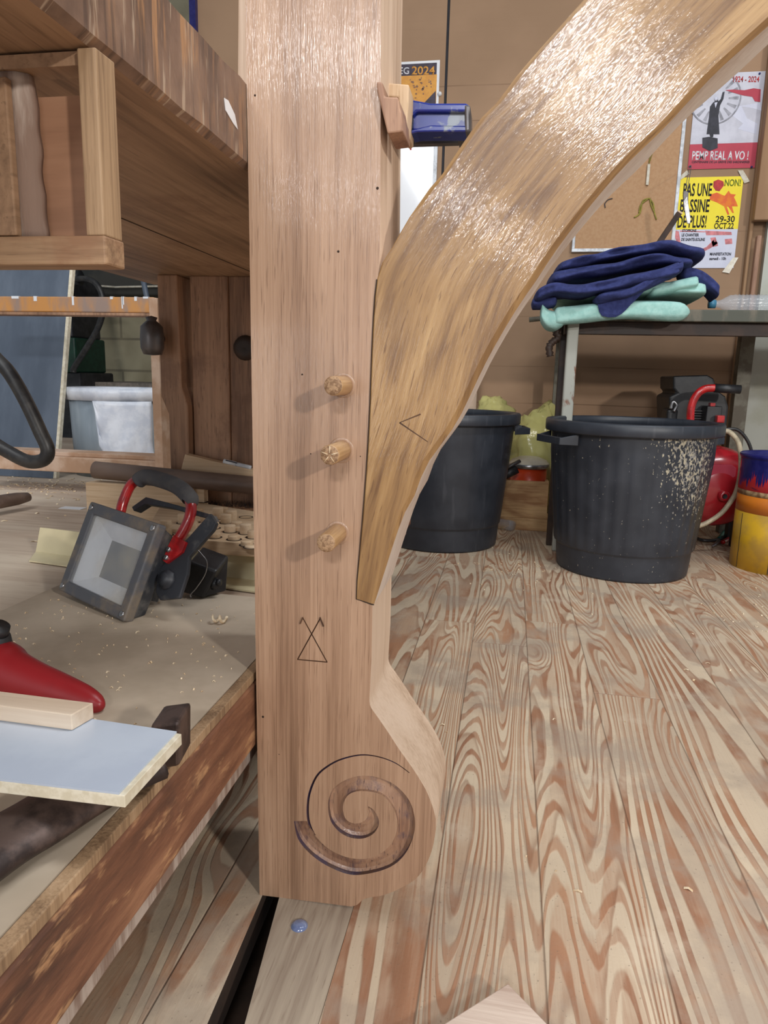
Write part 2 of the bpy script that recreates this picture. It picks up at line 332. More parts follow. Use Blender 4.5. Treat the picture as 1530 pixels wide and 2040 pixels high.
def glassmat():
    m = NT('dusty_lamp_glass'); n = m.noise(m.coord(), 16., 5.)
    m.base(m.mix(m.step(n, .4, .65), lin((206, 210, 214)), lin((214, 210, 198))))
    m.set(Roughness=.2, Alpha=m.math('ADD', .22, m.math('MULTIPLY', m.step(n, .4, .7), .16))); return m.m
M['lampglass'] = glassmat()
M['reflector'] = plain('silver_reflector', (236, 240, 246), .4, .1, c2=(210, 214, 224), sc=5)
M['led'] = plain('yellow_led_chip', (222, 222, 150), .5)

# ------------------------------------------------------------------ mesh helpers
class MB:
    def __init__(s): s.bm = bmesh.new()
    def verts(s, pts): return [s.bm.verts.new(Vector(p)) for p in pts]
    def face(s, vs, smooth=False, mi=0):
        try: f = s.bm.faces.new(vs); f.smooth = smooth; f.material_index = mi; return f
        except ValueError: return None
    def hexa(s, p):     # 8 points: bottom 4 then top 4
        v = s.verts(p)
        for q in ((3, 2, 1, 0), (4, 5, 6, 7), (0, 1, 5, 4), (1, 2, 6, 5), (2, 3, 7, 6), (3, 0, 4, 7)): s.face([v[i] for i in q])
        return s
    def box(s, a, b):
        (x0, y0, z0), (x1, y1, z1) = a, b
        return s.hexa([(x0, y0, z0), (x1, y0, z0), (x1, y1, z0), (x0, y1, z0), (x0, y0, z1), (x1, y0, z1), (x1, y1, z1), (x0, y1, z1)])
    def obox(s, c, u, v, n, a, b, d):    # oriented box, centre c, half extents a, b, d
        u, v, n = Vector(u).normalized()*a, Vector(v).normalized()*b, Vector(n).normalized()*d; c = Vector(c)
        return s.hexa([c-u-v-n, c+u-v-n, c+u+v-n, c-u+v-n, c-u-v+n, c+u-v+n, c+u+v+n, c-u+v+n])
    def prism(s, pts, off):              # polygon extruded by the vector off
        off = Vector(off); a = s.verts(pts); b = s.verts([Vector(p)+off for p in pts]); k = len(pts)
        s.face(a); s.face(b[::-1])
        for i in range(k): s.face([a[(i+1) % k], a[i], b[i], b[(i+1) % k]])
        return s
    def loft(s, rings, closed_caps=True, smooth=True):
        vs = [s.verts(r) for r in rings]; k = len(rings[0])
        for i in range(len(vs)-1):
            for j in range(k): s.face([vs[i][j], vs[i][(j+1) % k], vs[i+1][(j+1) % k], vs[i+1][j]], smooth)
        if closed_caps: s.face(vs[0][::-1]); s.face(vs[-1])
        return s
    def tube(s, path, r, seg=14, ell=None, caps=True):
        path = [Vector(p) for p in path]; rings = []; ref = None
        for i, p in enumerate(path):
            t = (path[min(i+1, len(path)-1)]-path[max(i-1, 0)]).normalized()
            if ref is None: ref = Vector((0, 0, 1)) if abs(t.z) < .9 else Vector((0, 1, 0))
            a = t.cross(ref).normalized(); b = a.cross(t).normalized(); ref = b
            rr = r[i] if isinstance(r, (list, tuple)) else r
            ra, rb = (rr, rr) if ell is None else (rr*ell[0], rr*ell[1])
            rings.append([p+a*math.cos(2*PI*j/seg)*ra+b*math.sin(2*PI*j/seg)*rb for j in range(seg)])
        return s.loft(rings, caps)
    def lathe(s, prof, c=(0, 0, 0), seg=48, axis=(0, 0, 1), rf=None, caps=False):
        ax = Vector(axis).normalized(); a = ax.orthogonal().normalized(); b = ax.cross(a)
        if axis == (0, 0, 1): a, b = Vector((1, 0, 0)), Vector((0, 1, 0))
        c = Vector(c); rings = []
        for r, h in prof:
            rings.append([c+ax*h+(a*math.cos(2*PI*j/seg)+b*math.sin(2*PI*j/seg))*(r*(rf(2*PI*j/seg, h) if rf else 1)) for j in range(seg)])
        return s.loft(rings, caps)
def smoothpath(pts, n=8):
    pts = [Vector(p) for p in pts]; out = []
    for i in range(len(pts)-1):
        p0, p1, p2, p3 = pts[max(i-1, 0)], pts[i], pts[i+1], pts[min(i+2, len(pts)-1)]
        for k in range(n):
            t = k/n; out.append(.5*((2*p1)+(p2-p0)*t+(2*p0-5*p1+4*p2-p3)*t*t+(3*p1-p0-3*p2+p3)*t**3))
    return out+[pts[-1]]
ROOT = {}
def obj(name, mb, mat, parent=None, bevel=0, seg=2, smooth=False, subsurf=0, weld=False):
    bm = mb.bm
    bmesh.ops.recalc_face_normals(bm, faces=bm.faces)
    if parent is not None: root = ROOT[parent.name]
    else:
        xs = [v.co.x for v in bm.verts]; ys = [v.co.y for v in bm.verts]; zs = [v.co.z for v in bm.verts]
        root = Vector(((min(xs)+max(xs))/2, (min(ys)+max(ys))/2, min(zs)))
    bmesh.ops.translate(bm, verts=bm.verts, vec=-root)
    me = bpy.data.meshes.new(name); bm.to_mesh(me); bm.free()
    o = bpy.data.objects.new(name, me); COL.objects.link(o)
    for mm in (mat if isinstance(mat, (list, tuple)) else [mat]): me.materials.append(mm)
    if parent is not None: o.parent = parent
    else: o.location = root
    ROOT[o.name] = root
    if bevel:
        b = o.modifiers.new('bevel', 'BEVEL'); b.width = bevel; b.segments = seg; b.limit_method = 'ANGLE'; b.angle_limit = math.radians(40); b.harden_normals = False
    if subsurf:
        b = o.modifiers.new('sub', 'SUBSURF'); b.levels = subsurf; b.render_levels = subsurf
    if smooth:
        for p in me.polygons: p.use_smooth = True
    return o
def thing(name, loc, label, cat, group=None):
    o = bpy.data.objects.new(name, None); COL.objects.link(o); o.location = loc; o.empty_display_size = .05
    ROOT[o.name] = Vector(loc); return tag(o, label, cat, group)
def tag(o, label, cat, group=None, kind=None):
    o['label'] = label; o['category'] = cat
    if group: o['group'] = group
    if kind: o['kind'] = kind
    return o
def struct(o, label=None, cat=None):
    o['kind'] = 'structure'
    if label: o['label'] = label; o['category'] = cat
    return o
def flat(pts, Y, th=.0008):               # picture outline on the wall plane y = Y, with thickness towards the viewer
    return MB().prism([P(x, y, Y=Y) for x, y in pts], (0, -th, 0))
def letters(name, body, box, Y, mat, parent, th=.0008, bold=.02):
    """mesh lettering fitted in the picture box (x0,y0,x1,y1) standing on the plane y = Y, facing the viewer"""
    c = bpy.data.curves.new('lettering', 'FONT'); c.body = body; c.resolution_u = 3; c.offset = bold
    t = bpy.data.objects.new('lettering', c); COL.objects.link(t)
    bpy.context.view_layer.update()
    me = bpy.data.meshes.new_from_object(t.evaluated_get(bpy.context.evaluated_depsgraph_get()))
    bpy.data.objects.remove(t); bpy.data.curves.remove(c)
    xs = [v.co.x for v in me.vertices]; ys = [v.co.y for v in me.vertices]
    x0, x1, y0, y1 = min(xs), max(xs), min(ys), max(ys)
    a = P(box[0], box[3], Y=Y); b = P(box[2], box[3], Y=Y); d = P(box[0], box[1], Y=Y); top = d.z-a.z
    bm = bmesh.new(); bm.from_mesh(me); bpy.data.meshes.remove(me)
    bmesh.ops.recalc_face_normals(bm, faces=bm.faces)
    ext = bmesh.ops.extrude_face_region(bm, geom=bm.faces[:])
    ev = [g for g in ext['geom'] if isinstance(g, bmesh.types.BMVert)]
    evs = set(ev)
    for v in bm.verts:
        u = (v.co.x-x0)/(x1-x0); q = (v.co.y-y0)/(y1-y0); yy = Y-(th if v in evs else 0)
        v.co = Vector((a.x+(b.x-a.x)*u, yy, a.z+(b.z-a.z)*u+top*q))
    mb = MB(); mb.bm.free(); mb.bm = bm
    return obj(name, mb, mat, parent)

# ================================================================== THE SETTING
WY = 3.3
mb = MB(); mb.box((-.145, -1.2, -.04), (3.2, .86, 0))
mb.hexa([(.083, -1.2, -.04), (-.1455, -1.2, -.04), (-.1455, .86, -.04), (-.254, .86, -.04), (.083, -1.2, 0), (-.1455, -1.2, 0), (-.1455, .86, 0), (-.254, .86, 0)]) if False else mb.hexa([(-.203, .45, -.04), (-.1455, .45, -.04), (-.1455, .86, -.04), (-.2545, .86, -.04), (-.203, .45, .001), (-.1455, .45, .001), (-.1455, .86, .001), (-.2545, .86, .001)])
for f in mb.bm.faces[-6:]: f.material_index = 1
mb.hexa([(-1.4, -1.2, -.04), (-.180, -1.2, -.04), (-.2605, .86, -.04), (-1.4, .86, -.04), (-1.4, -1.2, 0), (-.180, -1.2, 0), (-.2605, .86, 0), (-1.4, .86, 0)]); mb.bm.faces.ensure_lookup_table(); mb.bm.faces[-3].material_index = 2; mb.bm.faces[-4].material_index = 0; mb.box((-1.4, .86, -.04), (3.2, WY, 0))  # slot wall coloured dark: dirt, with the shade inside the slot painted in
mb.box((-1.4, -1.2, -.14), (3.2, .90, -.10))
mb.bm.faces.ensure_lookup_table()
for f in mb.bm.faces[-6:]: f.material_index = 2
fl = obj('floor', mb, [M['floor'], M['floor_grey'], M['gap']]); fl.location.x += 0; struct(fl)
# keep the floor's material in world coordinates
for v in fl.data.vertices: v.co += fl.location
fl.location = (0, 0, 0)
def world_origin(o):
    for v in o.data.vertices: v.co += o.location
    o.location = (0, 0, 0)
xg = P(887, 200, Y=WY).x
xl = P(395, 100, Y=WY).x
mb = MB(); mb.box((xg+.006, WY, 0), (2.6, WY+.05, 2.9)); mb.box((xl, WY+.004, 0), (xg-.006, WY+.05, 2.9)); mb.box((xg-.02, WY+.03, 0), (xg+.02, WY+.06, 2.9))
wb = obj('wall_back', mb, M['fibre']); world_origin(wb); struct(wb)
mb = MB(); mb.box((-3.6, 4.3, 0), (xl+.2, 4.4, 2.9)); o = obj('wall_left', mb, M['block']); world_origin(o); struct(o)
mb = MB(); mb.box((xg-.0055, WY+.006, 0), (xg+.0055, WY+.029, 2.9)); struct(obj('trim_1', mb, M['ink']))
mb = MB(); mb.box((xl-.03, WY-.02, 0), (xl, WY+.9, 2.9)); struct(obj('trim_2', mb, M['navypaint']))
mb = MB(); mb.box((xl-.16, WY+.3, .6), (xl-.031, WY+.34, 2.9)); struct(obj('trim_3', mb, M['slate']))
xd = P(1483, 800, Y=WY).x
mb = MB(); mb.box((xd, WY-.035, 0), (2.2, WY-.004, 2.05)); struct(obj('door_1', mb, M['door']))
a = P(1500, 440, Y=WY-.06)
mb = MB(); mb.box((a.x, WY-.075, a.z), (a.x+.7, WY-.036, 2.3)); tag(obj('cardboard_sheet', mb, M['tan_card'], bevel=.004), 'large tan cardboard sheet fixed over the pale door at the right edge', 'cardboard')
mb = MB()
a = P(1484, 500, Y=WY-.02)
mb.box((a.x+.006, WY-.032, 0), (a.x+.02, WY-.002, 2.2)); struct(obj('trim_4', mb, M['tan_card'], bevel=.006))
mb = MB(); mb.box((a.x+.026, WY-.075, 0), (a.x+.044, WY-.046, 1.2)); struct(obj('trim_5', mb, M['caul'], bevel=.004))

# ================================================================== THE OAK FRAME
FY, TH = .69, .12
poly_post = [(478, -520), (488, 0), (496, 420), (505, 1000), (517, 1783), (700, 1806), (711, 1803), (728, 1790), (765, 1783), (799, 1769), (829, 1750), (849, 1722), (862, 1688), (868, 1652), (868, 1632), (862, 1608), (849, 1575), (827, 1538),
             (796, 1494), (774, 1460), (752, 1428), (737, 1404), (737, 1372), (740, 1317), (742, 1207), (710, 1193), (712, 1150), (725, 1000), (735, 850), (743, 650), (754, 540), (757, 500), (759, 0), (766, -520)]
def refine(pts, closed=True, n=4, keep=14):
    """Catmull-Rom through short runs only; long straight edges and corners stay sharp"""
    out = []; k = len(pts)
    for i in range(k):
        p0, p1, p2, p3 = [Vector(pts[(i+j) % k]) for j in (-1, 0, 1, 2)]
        out.append(tuple(p1))
        l = (p2-p1).length; l0 = (p1-p0).length; l3 = (p3-p2).length
        if 20 < l < 75 and l0 < 90 and l3 < 90:
            d0, d1, d2 = (p1-p0).normalized(), (p2-p1).normalized(), (p3-p2).normalized()
            if d0.dot(d1) > .82 and d1.dot(d2) > .82:
                for q in range(1, n):
                    t = q/n; out.append(tuple(.5*((2*p1)+(p2-p0)*t+(2*p0-5*p1+4*p2-p3)*t*t+(3*p1-p0-3*p2+p3)*t**3)))
    return out
base = P(560, 1790, Z=0); base.z = 0
frame = thing('pegged_oak_post', (-.2, FY+TH/2, 0), 'pegged oak frame of varnished upright post and curved golden brace with carved scroll foot', 'timber post')
pts = [P(x, y, Y=FY) for x, y in refine(poly_post)]
for p in pts:
    if p.z < .0: p.z = 0.0
mb = MB(); mb.prism(pts, (0, TH, 0))
for f in mb.bm.faces:        # front and back varnished, the sides left bare
    f.normal_update()
    if abs(f.normal.y) < .5 and f.calc_center_median().x > -.16 : f.material_index = 1
post = obj('post', mb, [M['oak'], M['oak_raw'], M['groove'], M['cut'], M['stain']], frame)
def zoom5(x, y): return (500+x/3.643, 1460+y/3.643)
def spiral_cutter(outer, inner, depth, mi=2, n=6):
    """swept cutter between two picture curves; hollow scooped deeper towards the outer line"""
    A = smoothpath([P(*zoom5(*p), Y=FY) for p in outer], n); B = smoothpath([P(*zoom5(*p), Y=FY) for p in inner], n)
    k = min(len(A), len(B))
    A = [A[int(round(i*(len(A)-1)/(k-1)))] for i in range(k)]; B = [B[int(round(i*(len(B)-1)/(k-1)))] for i in range(k)]
    rings = []
    for i in range(k):
        a, b = A[i], B[i]; t = min(1, i/5, (k-1-i)/5); d = depth*(.25+.75*t)
        def q(f, y): r = a.lerp(b, f); return Vector((r.x, FY+y, r.z))
        rings.append([q(0, -.004), q(.03, d*.75), q(.18, d), q(.45, d*.9), q(.75, d*.62), q(.96, d*.45), q(1, -.004)])
    m = MB(); m.loft(rings, True, False)
    for q_, f in enumerate(m.bm.faces): f.material_index = 4 if q_ % 7 in (0,) else mi
    return m
def line_cutter(px, w, depth, mi=3, taper=None, n=1):
    P3 = [P(x, y, Y=FY) for x, y in px]; P3 = smoothpath(P3, n) if n > 1 else P3
    m = MB(); rings = []
    for i, p in enumerate(P3):
        t = (P3[min(i+1, len(P3)-1)]-P3[max(i-1, 0)]).normalized(); s_ = Vector((t.z, 0, -t.x))
        ww = w*(taper(i/(len(P3)-1)) if taper else 1)/2
        rings.append([p-s_*ww+Vector((0, -.002, 0)), p-s_*ww*.8, p+Vector((0, depth, 0)), p+s_*ww*.8, p+s_*ww+Vector((0, -.002, 0))])
    m.loft(rings, True, False)
    for f in m.bm.faces: f.material_index = mi
    return m
def cut(target, cutters):
    tmp = []
    for c in cutters:
        bmesh.ops.recalc_face_normals(c.bm, faces=c.bm.faces)
        bmesh.ops.translate(c.bm, verts=c.bm.verts, vec=-ROOT[target.name])
        me = bpy.data.meshes.new('cut'); c.bm.to_mesh(me); c.bm.free(); o = bpy.data.objects.new('cut', me); COL.objects.link(o)
        for mm in target.data.materials: me.materials.append(mm)
        o.parent = target.parent; tmp.append(o)
        md = target.modifiers.new('b', 'BOOLEAN'); md.operation = 'DIFFERENCE'; md.solver = 'EXACT'; md.object = o
    bpy.context.view_layer.update()
    dg = bpy.context.evaluated_depsgraph_get()
    new = bpy.data.meshes.new_from_object(target.evaluated_get(dg)); target.modifiers.clear(); target.data = new
    for o in tmp: bpy.data.objects.remove(o)
outer = [(310, 640), (340, 770), (430, 880), (560, 970), (720, 1030), (870, 1020), (1020, 970), (1120, 880), (1180, 750), (1190, 620), (1150, 490), (1050, 380), (930, 325), (810, 310), (700, 335), (600, 400), (560, 500), (570, 620), (620, 700), (700, 755), (800, 770), (880, 740), (925, 680), (925, 620), (890, 560), (852, 533)]
inner = [(408, 640), (450, 720), (540, 820), (640, 880), (750, 910), (870, 905), (965, 855), (1030, 780), (1060, 680), (1045, 580), (990, 490), (920, 442), (830, 425), (755, 430), (700, 460), (672, 520), (675, 590), (700, 635), (745, 655), (790, 652), (830, 630), (848, 600), (853, 580), (853, 565), (852, 552), (849, 540)]
edge_line = [zoom5(*p) for p in [(462, 745), (434, 690), (415, 620), (413, 520), (430, 420), (480, 310), (560, 240), (660, 190), (800, 160), (930, 175), (1050, 220), (1150, 290)]]
mark = lambda pts: [(500+x/3.643, 1180+y/3.643) for x, y in pts]
cuts = [spiral_cutter(outer, inner, .007), line_cutter(edge_line, .0042, .003, 4, lambda t: 1-.75*t, 5)]
cut(post, cuts)
cut(post, [line_cutter(mark([(378, 190), (552, 506)]), .0016, .0012), line_cutter(mark([(502, 190), (338, 487)]), .0016, .0012), line_cutter(mark([(335, 487), (555, 507)]), .0016, .0012)])
cut(post, [line_cutter(mark([(378, 180), (358, 225)]), .0012, .001), line_cutter(mark([(502, 180), (528, 245)]), .0012, .001)])
b = post.modifiers.new('bevel', 'BEVEL'); b.width = .0022; b.segments = 2; b.limit_method = 'ANGLE'; b.angle_limit = math.radians(50)
# chamfer strip and rear return of the post above the joint are part of its own section
# brace: stations (upper-left edge, lower-right edge) along its length
up = [(710, 1193), (712, 1150), (725, 1000), (735, 850), (743, 650), (753, 545), (775, 503), (811, 440), (831, 408), (856, 372), (880, 345), (929, 272), (961, 229), (994, 196), (1030, 147), (1095, 72), (1154, 6), (1215, -62), (1290, -140)]
lo = [(745, 1204), (798, 1040), (822, 995), (850, 925), (909, 842), (971, 715), (1027, 618), (1068, 558), (1108, 497), (1157, 432), (1213, 364), (1259, 314), (1324, 252), (1383, 188), (1438, 131), (1504, 72), (1560, 22), (1620, -35), (1700, -110)]
def resample(pts, n):
    pp = smoothpath([Vector((x, y, 0)) for x, y in pts], 6); L = [0]
    for i in range(1, len(pp)): L.append(L[-1]+(pp[i]-pp[i-1]).length)
    out = []; j = 0
    for k in range(n):
        t = L[-1]*k/(n-1)
        while j < len(L)-2 and L[j+1] < t: j += 1
        f = (t-L[j])/max(1e-9, L[j+1]-L[j]); q = pp[j].lerp(pp[j+1], min(1, f)); out.append((q.x, q.y))
    return out
NS, NC = 44, 10
U = resample(up, NS); Lw = resample(lo, NS)
BY = FY-.0012
mb = MB(); uvs = {}
rows = []; arc = 0; prev = None
for i in range(NS):
    a = P(*U[i], Y=BY); c = P(*Lw[i], Y=BY); mid = (a+c)/2
    if prev is not None: arc += (mid-prev).length
    prev = mid; row = []
    wd = (c-a).length
    ch = min(.005, wd*.12)*(1 if i > 22 else .25)
    ch2 = min(.006, wd*.1)
    fr = [(0, ch*.8)]+[(ch/wd+(1-ch/wd-ch2/wd)*j/(NC-1), 0) for j in range(NC)]+[(1, ch2*1.2)]
    for f, dy in fr:
        v = mb.bm.verts.new(a.lerp(c, f)+Vector((0, dy, 0))); uvs[v] = ((f-.5)*wd, arc); row.append(v)
    for f in (1, 0):
        v = mb.bm.verts.new(a.lerp(c, f)+Vector((0, TH, 0))); uvs[v] = (f*wd, arc+.07); row.append(v)
    rows.append(row)
uvl = mb.bm.loops.layers.uv.new('UVMap')
k = len(rows[0])
for i in range(NS-1):
    for j in range(k):
        f = mb.face([rows[i][j], rows[i][(j+1) % k], rows[i+1][(j+1) % k], rows[i+1][j]], False, 0)
        if j >= NC+1: f.material_index = 1
mb.face(rows[0][::-1]); mb.face(rows[-1])
for f in mb.bm.faces:
    for l in f.loops: l[uvl].uv = uvs[l.vert]
brace = obj('brace', mb, [M['oak_brace'], M['brace_side'], M['cut']], frame)
brace['label'] = 'curved golden-brown brace with bare pale underside'
mb = MB(); L3 = [P(x, y, Y=BY) for x, y in ((838, 825), (796, 842), (852, 880))]
for a, c in ((L3[0], L3[1]), (L3[1], L3[2])):
    t = (c-a).normalized(); s_ = Vector((t.z, 0, -t.x))*.0007
    mb.prism([a-s_, a+s_, c+s_*.5, c-s_*.5], (0, -.0002, 0))
obj('carpenter_mark', mb, M['cut'], brace)
mb = MB(); J = [P(745, 1205, Y=BY)]+[P(U[i][0]-.4, U[i][1], Y=BY+.0004) for i in range(22) if U[i][1] > 545]
mb.tube(J, .0006, 6); obj('joint_line', mb, M['gap'], brace)
# small pin holes and knots on the post face
for x, y, r in ((508, 190, 2.2), (602, 746, 2), (619, 904, 1.4), (674, 501, 2.6), (524, 1428, 3), (752, 375, 3), (718, 909, 1.2), (556, 1503, 1.2)):
    p = P(x, y, Y=FY); mb = MB(); mb.lathe([(r*.00045, .0004), (r*.00045, -.0002), (0.00001, -.00021)], p, 10, (0, 1, 0), caps=False); obj('pinhole', mb, M['gap'], post)
# pegs
def peg(bx, by, l, r, sides, label):
    c = P(bx, by, Y=FY); m = MB()
    m.lathe([(r*1.03, .004), (r, 0), (r*.98, -l+.0012), (r*.93, -l)], c, sides, (0, 1, 0), caps=True)
    o = obj('peg', m, M['peg'], frame, smooth=False); o['label'] = label
    m = MB(); m.lathe([(r*.93, -l), (r*.9, -l-.0004), (r*.3, -l-.0006), (.0001, -l-.0006)], c, sides, (0, 1, 0))
    e = obj('end_face', m, M['endgrain'], o)
    if sides == 9:
        m = MB()
        for k in range(5):
            a = k*1.257+.3; m.tube([c+Vector((math.cos(a)*.002, -l-.0008, math.sin(a)*.002)), c+Vector((math.cos(a)*.0085, -l-.0006, math.sin(a)*.0085))], .0005, 5)
        obj('cut_star', m, M['chip'], o)
    m = MB(); m.lathe([(r*1.0, -.0002), (r*1.25, -.0009), (r*1.32, 0)], c, 20, (0, 1, 0)); obj('glue_ring', m, M['oak'], o)
peg(684, 768, .041, .0094, 20, 'upper round oak peg'); peg(680, 897, .047, .0100, 9, 'middle peg with facets and cuts in its end'); peg(672, 1062, .046, .0096, 20, 'lower round oak peg')
# pale piece behind the post on the bench
a = P(477, 146, Y=.84); c = P(489, 0, Y=.84)
BX = -.262; BZ0, BZ1 = .795, .872
mb = MB(); mb.hexa([(a.x, .83, BZ1), (-.20, .83, BZ1), (-.20, .85, BZ1), (a.x, .85, BZ1), (c.x-.004, .83, 1.05), (-.20, .83, 1.05), (-.20, .85, 1.05), (c.x-.004, .85, 1.05)])
# stands on the bench top behind the post
tag(obj('oak_offcut', mb, M['oak_raw'], bevel=.002), 'narrow pale oak piece standing on the bench top just behind the tall post', 'offcut')

# ================================================================== CLAMP AND CAULS
CYc = .765
def C_(x, y, Y=CYc): return P(x, y, Y=Y)
cl = thing('bar_clamp', C_(820, 262), 'blue enamelled clamp jaw pressing a wooden block against the post', 'clamp')
px_ = [(812, 196), (826, 200), (858, 204), (880, 205), (925, 204), (935, 209), (937, 262), (925, 262), (880, 262), (855, 258), (828, 264), (815, 267)]
mb = MB(); mb.prism([C_(*p) for p in [(812, 232), (812, 196), (826, 199), (858, 205), (928, 205), (936, 209), (936, 222), (926, 222), (830, 222), (820, 232)]], (0, .03, 0))
obj('jaw', mb, M['clampblue'], cl, .003, 3)
mb = MB(); mb.prism([C_(x, y, CYc+.006) for x, y in [(820, 215), (930, 215), (930, 258), (822, 258)]], (0, .018, 0)); obj('web', mb, M['clampblue'], cl, .001)
mb = MB(); mb.prism([C_(*p) for p in [(812, 262), (820, 258), (858, 249), (930, 250), (936, 252), (936, 262), (860, 262), (830, 263), (812, 268)]], (0, .03, 0)); obj('lower_flange', mb, M['clampblue'], cl, .002, 3)
mb = MB(); mb.prism([C_(x, y, CYc-.003) for x, y in [(811, 195), (819, 196), (822, 232), (819, 265), (811, 268), (808, 232)]], (0, .036, 0)); obj('pad', mb, M['black'], cl, .002)
mb = MB(); mb.prism([C_(x, y, CYc-.001) for x, y in [(925, 207), (937, 209), (938, 262), (926, 263)]], (0, .033, 0)); obj('end_cap', mb, M['metal_grey'], cl, .002)
mb = MB(); a = C_(930, 240); mb.box((-.24, .822, a.z-.004), (a.x, .83, a.z+.016)); mb.box((a.x-.012, .79, a.z-.006), (a.x, .83, a.z+.018)); obj('bar', mb, M['metal_grey'], cl, .001)
cpx = [(788, 166), (815, 168), (815, 200), (812, 232), (811, 264), (796, 266), (798, 232), (794, 192), (790, 190)]
mb = MB(); mb.prism([P(x, y, Y=.735) for x, y in [(766, 164), (815, 168), (814, 205), (810, 262), (800, 266), (796, 222), (794, 194), (770, 192)]], (0, .05, 0)); tag(obj('clamp_block', mb, M['caulpale'], bevel=.0015), 'pale wooden block held between the blue clamp and the brown block', 'wood block')
mb = MB(); mb.prism([P(x, y, Y=.684-.002) for x, y in [(749, 162), (762, 163), (766, 192), (793, 193), (797, 216), (800, 224), (803, 262), (772, 266), (762, 225), (751, 180)]], (0, .047, 0)); tag(obj('clamp_block', mb, M['caul'], bevel=.0015), 'brown notched wooden block pressed on the right edge of the post', 'wood block')

# ================================================================== WORKBENCH (left)
bench = thing('workbench', (-.54, .6, .26), 'old dark workbench with thick worn top seen from below at left', 'workbench')
nb = 46; rt = []; 
mb = MB()
# worn arris: the top slab with a ragged lower and upper edge
rings = []
for i in range(nb):
    y = -.25+(1.56+.25)*i/(nb-1); j1 = noise.noise(Vector((y*9, 0, 0)))*.0045; j2 = noise.noise(Vector((y*14, 5, 0)))*.0035; j3 = noise.noise(Vector((y*40, 9, 0)))*.0015
    rings.append([(-.82, y, BZ0), (BX-.006, y, BZ0+.0), (BX, y, BZ0+.004+abs(j1)+j3), (BX, y, BZ1-.006+j2), (BX-.008-abs(j2), y, BZ1), (-.82, y, BZ1)])
mb.loft(rings, True, False)
for f in mb.bm.faces:
    f.normal_update()
    if abs(f.normal.z) > .9: f.material_index = 1
obj('bench_top', mb, [M['bench'], M['bench_under']], bench)
mb = MB(); mb.box((-.5135, -.25, BZ0-.0006), (-.5115, 1.55, BZ0+.001)); obj('board_gap', mb, M['gap'], bench)
def q3(x, y, X=BX): return P(x, y, X=X)
mb = MB(); mb.prism([q3(x, y, BX+.0006) for x, y in [(447, 195), (455, 200), (468, 228), (474, 258), (465, 246), (450, 220)]], (-.0005, 0, 0)); obj('paint_splash', mb, M['white'], bench)['label'] = 'white paint splash on the bench edge'
def up_leg(px0, px1, ytop, Y, dep, name, mat, zb=.26, step=None, label=None, bev=.002):
    a = P(px0, ytop, Y=Y); c = P(px1, ytop, Y=Y); m = MB()
    m.box((a.x, Y, zb), (c.x, Y+dep, BZ0)); o = obj(name, m, mat, bench, bev)
    if label: o['label'] = label
    return o
a = P(312, 545, Y=1.40); c = P(352, 545, Y=1.40); s0 = P(330, 790, Y=1.40).z; s1 = P(330, 825, Y=1.40).z
mb = MB(); mb.prism([(a.x, 1.40, BZ0), (c.x, 1.40, BZ0), (c.x+.004, 1.40, s0+.02), (c.x+.016, 1.40, s1+.02), (c.x+.016, 1.40, .26), (a.x+.016, 1.40, .26), (a.x+.016, 1.40, s1), (a.x, 1.40, s0)], (0, .08, 0))
obj('leg', mb, M['bench_leg'], bench, .003)
up_leg(354, 372, 545, 1.47, .03, 'leg_cheek', M['darkwood'])
up_leg(378, 453, 560, 1.42, .03, 'end_board', M['bench_leg']); up_leg(455, 520, 560, 1.425, .03, 'end_board', M['bench_leg'])
mb = MB(); k = P(488, 693, Y=1.42); mb.lathe([(.026, .002), (.024, -.004), (.012, -.007), (.0001, -.004)], k, 18, (0, 1, 0)); obj('knot_hole', mb, M['darkwood'], bench)
up_leg(530, 600, 560, 1.41, .07, 'leg', M['bench_leg'])
mb = MB(); mb.box((-.33, -.2, .26), (-.27, -.12, BZ0)); obj('leg', mb, M['bench_leg'], bench, .003)
mb = MB(); mb.box((-.81, -.2, .26), (-.75, -.12, BZ0)); obj('leg', mb, M['bench_leg'], bench, .003)
k = P(303, 673, Y=1.36)
mb = MB(); mb.lathe([(.001, -.035), (.018, -.033), (.023, -.02), (.0235, .0), (.022, .022), (.014, .03), (.009, .034), (.012, .040), (.001, .043)], k, 24, (0, 0, 1)); mb.tube([k+Vector((0, 0, 0)), k+Vector((.0, .05, 0))], .008)
obj('vice_knob', mb, M['metal_grey'], bench, smooth=True)['label'] = 'grey metal knob on the far leg'
# box hung under the bench
bY = .434; zT = BZ0-.002
bx0, bx1 = -.56, BX+.001; zb = P(205, 527, X=BX).z
box = thing('hanging_box', ((bx0+bx1)/2, bY, zb), 'open plywood box fixed under the bench at the upper left', 'wooden box')
mb = MB(); mb.box((bx1-.0125, bY, zb+.018), (bx1, bY+.022, zT)); obj('side_panel', mb, M['plyedge'], box, .001)
mb = MB(); mb.box((bx0, bY-.001, zb), (bx1+.001, bY+.0225, zb+.018)); obj('bottom_panel', mb, M['plyedge_x'], box, .0015)
mb = MB(); mb.box((bx0, bY+.0175, zb+.0185), (bx1-.0128, bY+.0222, zT-.02)); obj('back_panel', mb, M['boxwood'], box)
mb = MB(); mb.box((bx0, bY+.004, zT-.008), (bx1-.0128, bY+.022, zT)); obj('top_rail', mb, M['bench_under'], box)
